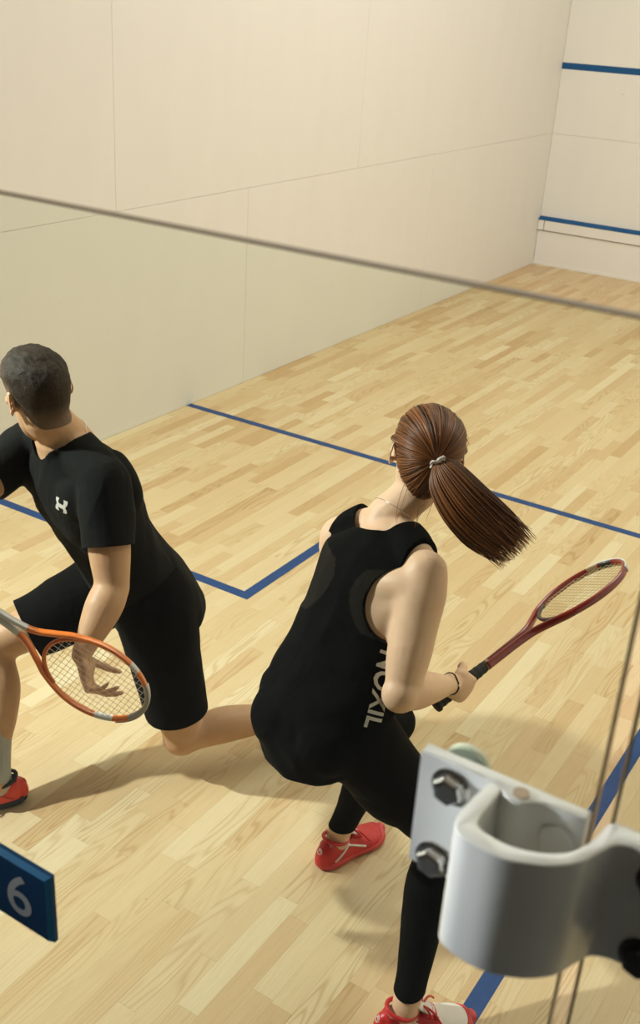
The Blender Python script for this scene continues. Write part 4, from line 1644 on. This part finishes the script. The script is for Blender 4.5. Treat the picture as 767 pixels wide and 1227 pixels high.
woman = build_woman()
RW = dict(frame=plain('dark_red_frame', (0.23, 0.016, 0.010), 0.25, spec=0.6, var=0.1, coat=0.4), band=plain('bronze_decal', (0.30, 0.20, 0.11), 0.3), accent=plain('black_decal', (0.02, 0.015, 0.012), 0.3),
          bridge=plain('dark_bridge', (0.05, 0.022, 0.015), 0.3), string=plain('natural_string', (0.42, 0.33, 0.16), 0.4), grip=plain('black_grip_tape', (0.022, 0.022, 0.016), 0.75, bump=0.4), bumper=plain('white_bumper', (0.72, 0.70, 0.66), 0.4))
racket('squash_racket', 'dark red squash racket with black grip held by the woman', (3.0235, 1.4735, 0.7135), (3.2475, 2.0785, 0.9425), (-0.755, 0.48, -0.45), RW,
       [(0.60, 0.63, 1), (0.54, 0.59, 2)])


# ------------------------------------------------------------------ the man
def build_man():
    hL, hR = V((2.074, 1.532, 0.615)), V((1.890, 1.620, 0.615))
    kL, aL = V((2.135, 1.585, 0.145)), V((2.370, 1.935, 0.140))
    kR, aR = V((1.662, 1.275, 0.455)), V((1.778, 1.142, 0.095))
    sL, sR = V((2.060, 1.345, 1.085)), V((1.715, 1.432, 1.085))
    eL, wL = V((2.150, 1.270, 0.830)), V((2.172, 1.122, 0.700))
    eR, wR = V((1.720, 1.130, 0.990)), V((1.895, 0.935, 0.985))
    nk = V((1.885, 1.392, 1.150))
    hc = V((1.848, 1.330, 1.282))
    Fp = V((-0.45, -0.89, 0)).normalized()
    Fc = V((-0.27, -0.95, -0.25)).normalized()
    Fh = V((-0.96, 0.26, -0.08)).normalized()
    root = thing('person', 'man in black tee and shorts lunging low, cropped dark hair, looking away', 'person', (1.95, 1.40, 0.0), 'squash players on the court')
    hm, sm = (hR + hL) / 2, (sR + sL) / 2
    ax = sm - hm
    spine = ax.normalized()
    lat = (sL - sR).normalized()

    def T(t, off, w, df, db, g=0.0):
        f = (Fp * (1 - t) + Fc * t).normalized()
        return (hm + ax * t + f * off, w + g, df + g, db + g, f)

    def torso(bm, g=0.0):
        st = [T(-0.20, -0.010, 0.115, 0.080, 0.085, g), T(-0.06, -0.015, 0.162, 0.092, 0.110, g), T(0.06, -0.012, 0.168, 0.096, 0.112, g), T(0.22, -0.004, 0.158, 0.100, 0.098, g),
              T(0.40, 0.0, 0.150, 0.102, 0.100, g), T(0.58, 0.0, 0.160, 0.108, 0.112, g), T(0.76, 0.0, 0.172, 0.120, 0.124, g), T(0.92, 0.0, 0.168, 0.106, 0.112, g),
              T(1.03, 0.0, 0.130, 0.076, 0.082, g), T(1.12, 0.0, 0.074, 0.056, 0.062, g)]
        loft(bm, st, Fc, n=5, seg=32, power=0.92)
        for sj in (sL, sR):
            limb(bm, [(nk - V((0, 0, 0.015)), 0.060 + g), (nk * 0.5 + sj * 0.5 + spine * 0.000, 0.056 + g), (sj, 0.060 + g)], Fc, n=4)
            ellipsoid(bm, sj * 0.55 + sm * 0.45 - Fc * 0.062 - spine * 0.075, 0.075 + g, 0.045 + g, 0.095 + g, frame_from(Fc, ax))
            ellipsoid(bm, sj * 0.50 + sm * 0.50 + Fc * 0.060 - spine * 0.055, 0.080 + g, 0.042 + g, 0.062 + g, frame_from(Fc, ax))
        for hj in (hR, hL):
            ellipsoid(bm, hj * 0.75 + hm * 0.25 - Fp * 0.055 - V((0, 0, 0.015)), 0.088 + g, 0.085 + g, 0.095 + g, frame_from(Fp, V((0, 0, 1))))

    def leg(bm, h, k, a):
        t1, t2 = k - h, a - k
        kf = (t1.normalized() - t2.normalized()).normalized()
        bk = -kf
        limb(bm, [(h, 0.098), (h + t1 * 0.18, 0.098), (h + t1 * 0.45, 0.086), (h + t1 * 0.75, 0.069), (k - t1 * 0.03, 0.060)], kf, n=5, seg=20)
        ellipsoid(bm, k + kf * 0.004, 0.060, 0.060, 0.060)
        limb(bm, [(k + t2 * 0.03, 0.057), (k + t2 * 0.14 + bk * 0.006, 0.054), (k + t2 * 0.30 + bk * 0.016, 0.059), (k + t2 * 0.52 + bk * 0.012, 0.052), (k + t2 * 0.78, 0.038), (k + t2 * 0.95, 0.036), (a + t2.normalized() * 0.02, 0.036)], kf, n=5, seg=20)
        ellipsoid(bm, k + kf * 0.030, 0.036, 0.032, 0.036)

    def arm(bm, s, e, w, ref):
        t1, t2 = e - s, w - e
        limb(bm, [(s - t1 * 0.03, 0.060), (s + t1 * 0.15, 0.064), (s + t1 * 0.38, 0.060), (s + t1 * 0.65, 0.057), (s + t1 * 0.88, 0.050), (e - t1 * 0.04, 0.047)], ref, n=5)
        ellipsoid(bm, e, 0.0465, 0.0465, 0.0465)
        limb(bm, [(e + t2 * 0.04, 0.047), (e + t2 * 0.16, 0.051), (e + t2 * 0.34, 0.050), (e + t2 * 0.64, 0.040), (e + t2 * 0.88, 0.031, 0.027), (w, 0.030, 0.025)], ref, n=5)

    bm = bmesh.new()
    torso(bm)
    leg(bm, hL, kL, aL)
    leg(bm, hR, kR, aR)
    arm(bm, sL, eL, wL, V((1, 0, 0)))
    arm(bm, sR, eR, wR, V((0, 0, 1)))
    FH = frame_from(Fh, V((0.02, -0.12, 1.0)))
    up = FH @ V((0, 0, 1))
    limb(bm, [(nk - spine * 0.07, 0.080), (nk - spine * 0.005, 0.066), (nk * 0.5 + (hc - up * 0.06 - Fh * 0.022) * 0.5, 0.061), (hc - up * 0.055 - Fh * 0.022, 0.063), (hc - up * 0.0 - Fh * 0.02, 0.060)], Fh, n=4)
    P = head(bm, hc, FH, h=0.245, w=0.158, d=0.205)
    # left hand hanging open with bent wrist
    u = V((0.38, -0.10, -0.92)).normalized()
    n = V((0.80, 0.55, 0.12))
    n = (n - u * n.dot(u)).normalized()
    s = n.cross(u)
    hand(bm, wL, u, n, s, L=0.092, W=0.084, curls=((42, 18, 12), (56, 20, 12), (66, 26, 14), (72, 34, 18)), splay=(10, 2, -5, -12), fr=0.0090, fl=0.080,
         thumb=[(0.25, 0.40, 0.10), (0.50, 0.62, 0.30), (0.70, 0.62, 0.58), (0.82, 0.55, 0.84)])
    # right hand round the racket grip
    g_ax = V((0.711, 0.394, -0.570)).normalized()
    uR = V((0.35, -0.85, 0.1)).normalized()
    uR = (uR - g_ax * uR.dot(g_ax) * 0.75).normalized()
    sR_ = (g_ax - uR * g_ax.dot(uR)).normalized()
    nR = sR_.cross(uR)
    hb = V((1.906, 0.840, 1.018)) + g_ax * 0.085
    wr = hb - uR * 0.075 - nR * 0.030
    limb(bm, [(wR, 0.029), (wr, 0.028)], V((0, 0, 1)), n=3)
    hand(bm, wr, uR, nR, sR_, L=0.088, W=0.082, curls=((74, 88, 50), (78, 88, 52), (82, 88, 52), (84, 88, 52)), splay=(3, 1, -1, -3), fr=0.0090, fl=0.080,
         thumb=[(0.22, 0.36, 0.10), (0.55, 0.56, 0.28), (0.80, 0.60, 0.52), (0.98, 0.46, 0.70)])
    fR = V((-0.55, -0.83, 0)).normalized()
    limb(bm, [(aR - fR * 0.035 + V((0, 0, -0.05)), 0.028), (aR + fR * 0.03 + V((0, 0, -0.05)), 0.029), (aR + fR * 0.095 + V((0, 0, -0.066)), 0.017), (aR + fR * 0.14 + V((0, 0, -0.072)), 0.011)], V((0, 0, 1)), n=3)
    # rear foot stands on its toes: heel up and back
    heelL, toeL = V((2.400, 1.985, 0.150)), V((2.270, 1.800, 0.022))
    heelL = V((2.425, 1.960, 0.185))
    toeL = V((2.375, 1.880, -0.02))
    fL = (toeL - heelL).normalized()
    body = fuse('body', bm, M_SKIN_M, root, voxel=0.0045, smooth=7, soften=[(eL, 0.08, 14), (eR, 0.08, 12), (kL, 0.09, 10), (kR, 0.09, 10)])
    eyes(root, P, FH, 1.05, 1.04, 0.087)

    # shorts: loose legs over the thighs
    bm = bmesh.new()
    loft(bm, [T(-0.20, -0.012, 0.135, 0.095, 0.105, 0.012), T(-0.06, -0.015, 0.172, 0.098, 0.120, 0.012), T(0.06, -0.012, 0.172, 0.100, 0.118, 0.010), T(0.20, -0.004, 0.158, 0.100, 0.100, 0.010)], Fp, n=5, seg=30)
    for hj in (hR, hL):
        ellipsoid(bm, hj * 0.75 + hm * 0.25 - Fp * 0.042 - V((0, 0, 0.020)), 0.100, 0.098, 0.110, frame_from(Fp, V((0, 0, 1))))
    cuts = []
    for h, k, a, end in ((hL, kL, aL, 0.79), (hR, kR, aR, 0.76)):
        t1 = k - h
        kf = (t1.normalized() - (a - k).normalized()).normalized()
        limb(bm, [(h - t1 * 0.26, 0.085), (h - t1 * 0.12, 0.112), (h, 0.120), (h + t1 * 0.2, 0.118), (h + t1 * 0.5, 0.106), (h + t1 * 0.8, 0.096), (h + t1 * (end + 0.02), 0.094), (h + t1 * (end + 0.10), 0.094)], kf, n=5, seg=22, cap=False)
    cb1, cb2 = bmesh.new(), bmesh.new()
    for cb, h, k, end in ((cb1, hL, kL, 0.79), (cb2, hR, kR, 0.76)):
        t1 = k - h
        loft(cb, [(h + t1 * end, 0.17, 0.17, 0.17), (h + t1 * (end + 0.5), 0.17, 0.17, 0.17)], V((0.7, 0.7, 0)), n=2, seg=24, cap=False)
    fuse('shorts', bm, M_SHORTS, root, voxel=0.0065, smooth=7, wrinkle=fold_noise(8, 0.005, (0, 0, 1), 0.5, 11.0), cutters=[cb1, cb2])

    # tee
    bm = bmesh.new()
    torso(bm, 0.010)
    loft(bm, [T(-0.26, -0.012, 0.186, 0.128, 0.150), T(-0.10, -0.012, 0.190, 0.130, 0.150), T(0.06, -0.010, 0.190, 0.130, 0.145), T(0.24, -0.004, 0.180, 0.125, 0.128), T(0.44, 0.0, 0.170, 0.122, 0.122), T(0.62, 0.0, 0.172, 0.126, 0.126), T(0.80, 0.0, 0.176, 0.130, 0.132)], Fc, n=5, seg=32)
    for s_, e_, fr_ in ((sL, eL, 0.60), (sR, eR, 0.60)):
        t1 = e_ - s_
        limb(bm, [(s_ - t1 * 0.05, 0.070), (s_ + t1 * 0.2, 0.074), (s_ + t1 * 0.5, 0.070), (s_ + t1 * (fr_ + 0.02), 0.068), (s_ + t1 * (fr_ + 0.15), 0.068)], V((0.3, 0.3, 1)), n=4, seg=20, cap=False)
    cutters = []
    for s_, e_, fr_ in ((sL, eL, 0.60), (sR, eR, 0.60)):
        t1 = e_ - s_
        cb = bmesh.new()
        loft(cb, [(s_ + t1 * fr_, 0.082, 0.082, 0.082), (s_ + t1 * (fr_ + 0.6), 0.09, 0.09, 0.09)], V((0.3, 0.3, 1)), n=2, seg=24, cap=False)
        cutters.append(cb)
    cb = bmesh.new()
    fc = (Fc - spine * Fc.dot(spine)).normalized()
    loft(cb, [(nk - spine * 0.040 + fc * 0.010, 0.066, 0.078, 0.055), (nk + spine * 0.005 + fc * 0.004, 0.080, 0.096, 0.070), (nk + spine * 0.10, 0.090, 0.105, 0.10)], fc, n=5, seg=32)
    cutters.append(cb)

    def wr_(co, nn):
        t = (co - hm).dot(ax) / ax.length_squared
        return fold_noise(8.5, 0.0075 if t < 0.8 else 0.0050, (0.2, 0.1, 1), 0.3, 21.0)(co, nn) - 0.001
    tee = fuse('tee_shirt', bm, M_TEE, root, voxel=0.0058, smooth=9, wrinkle=wr_, cuts=[(hm - spine * 0.10, -spine)], cutters=cutters)
    bt = bvh_of(tee)
    # chest emblem: two interlocked bowed shapes
    def arc(y0, sg):
        out_, in_ = [], []
        for i in range(9):
            a = math.radians(200 + 140 * i / 8)
            out_.append((0.0205 * math.cos(a), y0 + sg * (0.017 + 0.024 * math.sin(a))))
        for i in range(9):
            a = math.radians(340 - 140 * i / 8)
            in_.append((0.0105 * math.cos(a), y0 + sg * (0.020 + 0.017 * math.sin(a))))
        polys_ = []
        for i in range(8):
            polys_.append([out_[i], out_[i + 1], in_[7 - i], in_[8 - i]])
        return polys_
    polys = arc(-0.001, 1) + arc(0.001, -1)
    # legs of the mark
    for sx in (-1, 1):
        for sy in (-1, 1):
            polys.append([(sx * 0.0205, sy * 0.009), (sx * 0.0195, sy * 0.022), (sx * 0.0075, sy * 0.024), (sx * 0.0100, sy * 0.012)])
    rt = lat
    polys = [[(x * 1.30, y * 0.95) for x, y in q] for q in polys]
    decal('emblem', polys, sL * 0.58 + sm * 0.42 + fc * 0.11 - spine * 0.030, rt, spine + lat * 0.42, bt, M_PRINT, tee, off=0.002, sub=2, reach=0.2)

    # socks
    bm = bmesh.new()
    t2 = aR - kR
    limb(bm, [(kR + t2 * 0.62, 0.0475), (kR + t2 * 0.78, 0.0425), (kR + t2 * 0.95, 0.0405), (aR - V((0, 0, 0.03)), 0.041), (aR - V((0, 0, 0.05)) + fR * 0.03, 0.034)], V((1, 0, 0)), n=4, cap=False)
    obj('sock', bm, M_SOCK, root, smooth=True)
    bm = bmesh.new()
    t2 = aL - kL
    limb(bm, [(kL + t2 * 0.66, 0.0475), (kL + t2 * 0.80, 0.0425), (kL + t2 * 0.95, 0.0405), (aL + t2.normalized() * 0.03, 0.038)], V((0, 0, 1)), n=4, cap=False)
    obj('sock', bm, M_SOCK, root, smooth=True)
    mats = dict(upper=M_ORANGERED, vamp=M_ORANGERED, lining=M_BLACKSHOE, sole=M_BLACKSHOE, laces=M_BLACKSHOE, tongue=M_BLACKSHOE, collar=M_BLACKSHOE, stripe=plain('red_rib', (0.6, 0.03, 0.01), 0.4))
    shoe('shoe', aR - fR * 0.070 - V((0, 0, 0.095)), aR + fR * 0.21 - V((0, 0, 0.095)), root, mats, L=0.285, W=0.104)
    # rear shoe pushed up on its toe
    fdir = V((-0.30, -0.45, -0.84)).normalized()
    hl = aL + V((0.045, 0.075, 0.060))
    shoe('shoe', V((2.455, 2.040, 0.205)), V((2.405, 1.965, -0.05)), root, mats, up=(-0.55, -0.82, 0.3), L=0.225, W=0.100)

    # cropped hair: shell grown from the scalp, faded at the hairline
    def field_m(l):
        if abs(l.x) > 0.0785 and -0.030 < l.y < 0.05 and -0.05 < l.z < 0.036:
            return -0.1
        d_ = l.normalized()
        if d_.y > 0.25:
            lim = 0.28 + 0.42 * min(1, (d_.y - 0.25) / 0.5)
        elif d_.y > -0.05:
            lim = 0.16 + (d_.y + 0.05) * 0.40
        else:
            lim = 0.16 - 0.82 * min(1, (-0.05 - d_.y) / 0.60)
        return d_.z - lim

    def thick_m(s, l):
        d_ = l.normalized()
        tex = 0.0028 * noise.noise(V((l.x * 95, l.y * 38, l.z * 60))) + 0.0016 * noise.noise(V((l.x * 230, l.y * 90, l.z * 140)))
        tp = max(0.0, min(1, (d_.z - 0.45) / 0.2))
        return 0.0005 + tex * tp + 0.004 * tp * max(0.0, min(1, (d_.y - 0.1) / 0.3)) + 0.0030 * min(1, s / 0.45) + 0.006 * max(0.0, min(1, (d_.z - 0.55) / 0.2)) * max(0.0, min(1, (d_.y + 0.75) / 0.5))
    hair = hair_shell('hair', body, hc, FH, field_m, thick_m, root, M_HAIR_M, lambda s, l: min(1.0, max(0.0, 1.0 - s / 0.62) * 0.85 + 0.10 * random.random() + (0.12 * noise.noise(V((l.x * 120, l.y * 40, l.z * 80))) if l.z > 0.05 else 0.0)))
    hb = bvh_of(body)
    # necklace
    bb = bvh_of(body)
    bm = bmesh.new()
    pts = []
    for i in range(33):
        a = 2 * PI * i / 32
        d_ = lat * math.cos(a) + fc * math.sin(a)
        z = nk + spine * (-0.030 * math.sin(a) - 0.005)
        h = bb.ray_cast(z + d_ * 0.10, -d_, 0.10)
        if h[0]:
            pts.append(h[0] + h[1] * 0.0008)
    if len(pts) > 4:
        wire(bm, pts, 0.0009, seg=5)
    obj('necklace', bm, M_SILVER, root, smooth=True)
    return root


man = build_man()
RM = dict(frame=plain('orange_frame', (0.78, 0.20, 0.030), 0.28, spec=0.6, var=0.08, coat=0.4), band=plain('silver_white_band', (0.66, 0.65, 0.63), 0.3), accent=plain('silver_grey_band', (0.42, 0.38, 0.34), 0.3),
          bridge=plain('orange_bridge', (0.70, 0.17, 0.03), 0.3), string=plain('pale_string', (0.56, 0.54, 0.50), 0.4), grip=plain('pale_blue_grip_tape', (0.55, 0.60, 0.66), 0.6, bump=0.3), bumper=plain('grey_white_bumper', (0.60, 0.56, 0.52), 0.4))
racket('squash_racket', 'orange squash racket with silver bands held low by the man', (1.906, 0.840, 1.018), (2.387, 1.110, 0.631), (0.55, 0.33, 0.77), RM,
       [(0.33, 0.38, 1), (0.43, 0.62, 2), (0.66, 0.69, 1), (0.0, 0.09, 1), (0.91, 1.0, 1)])
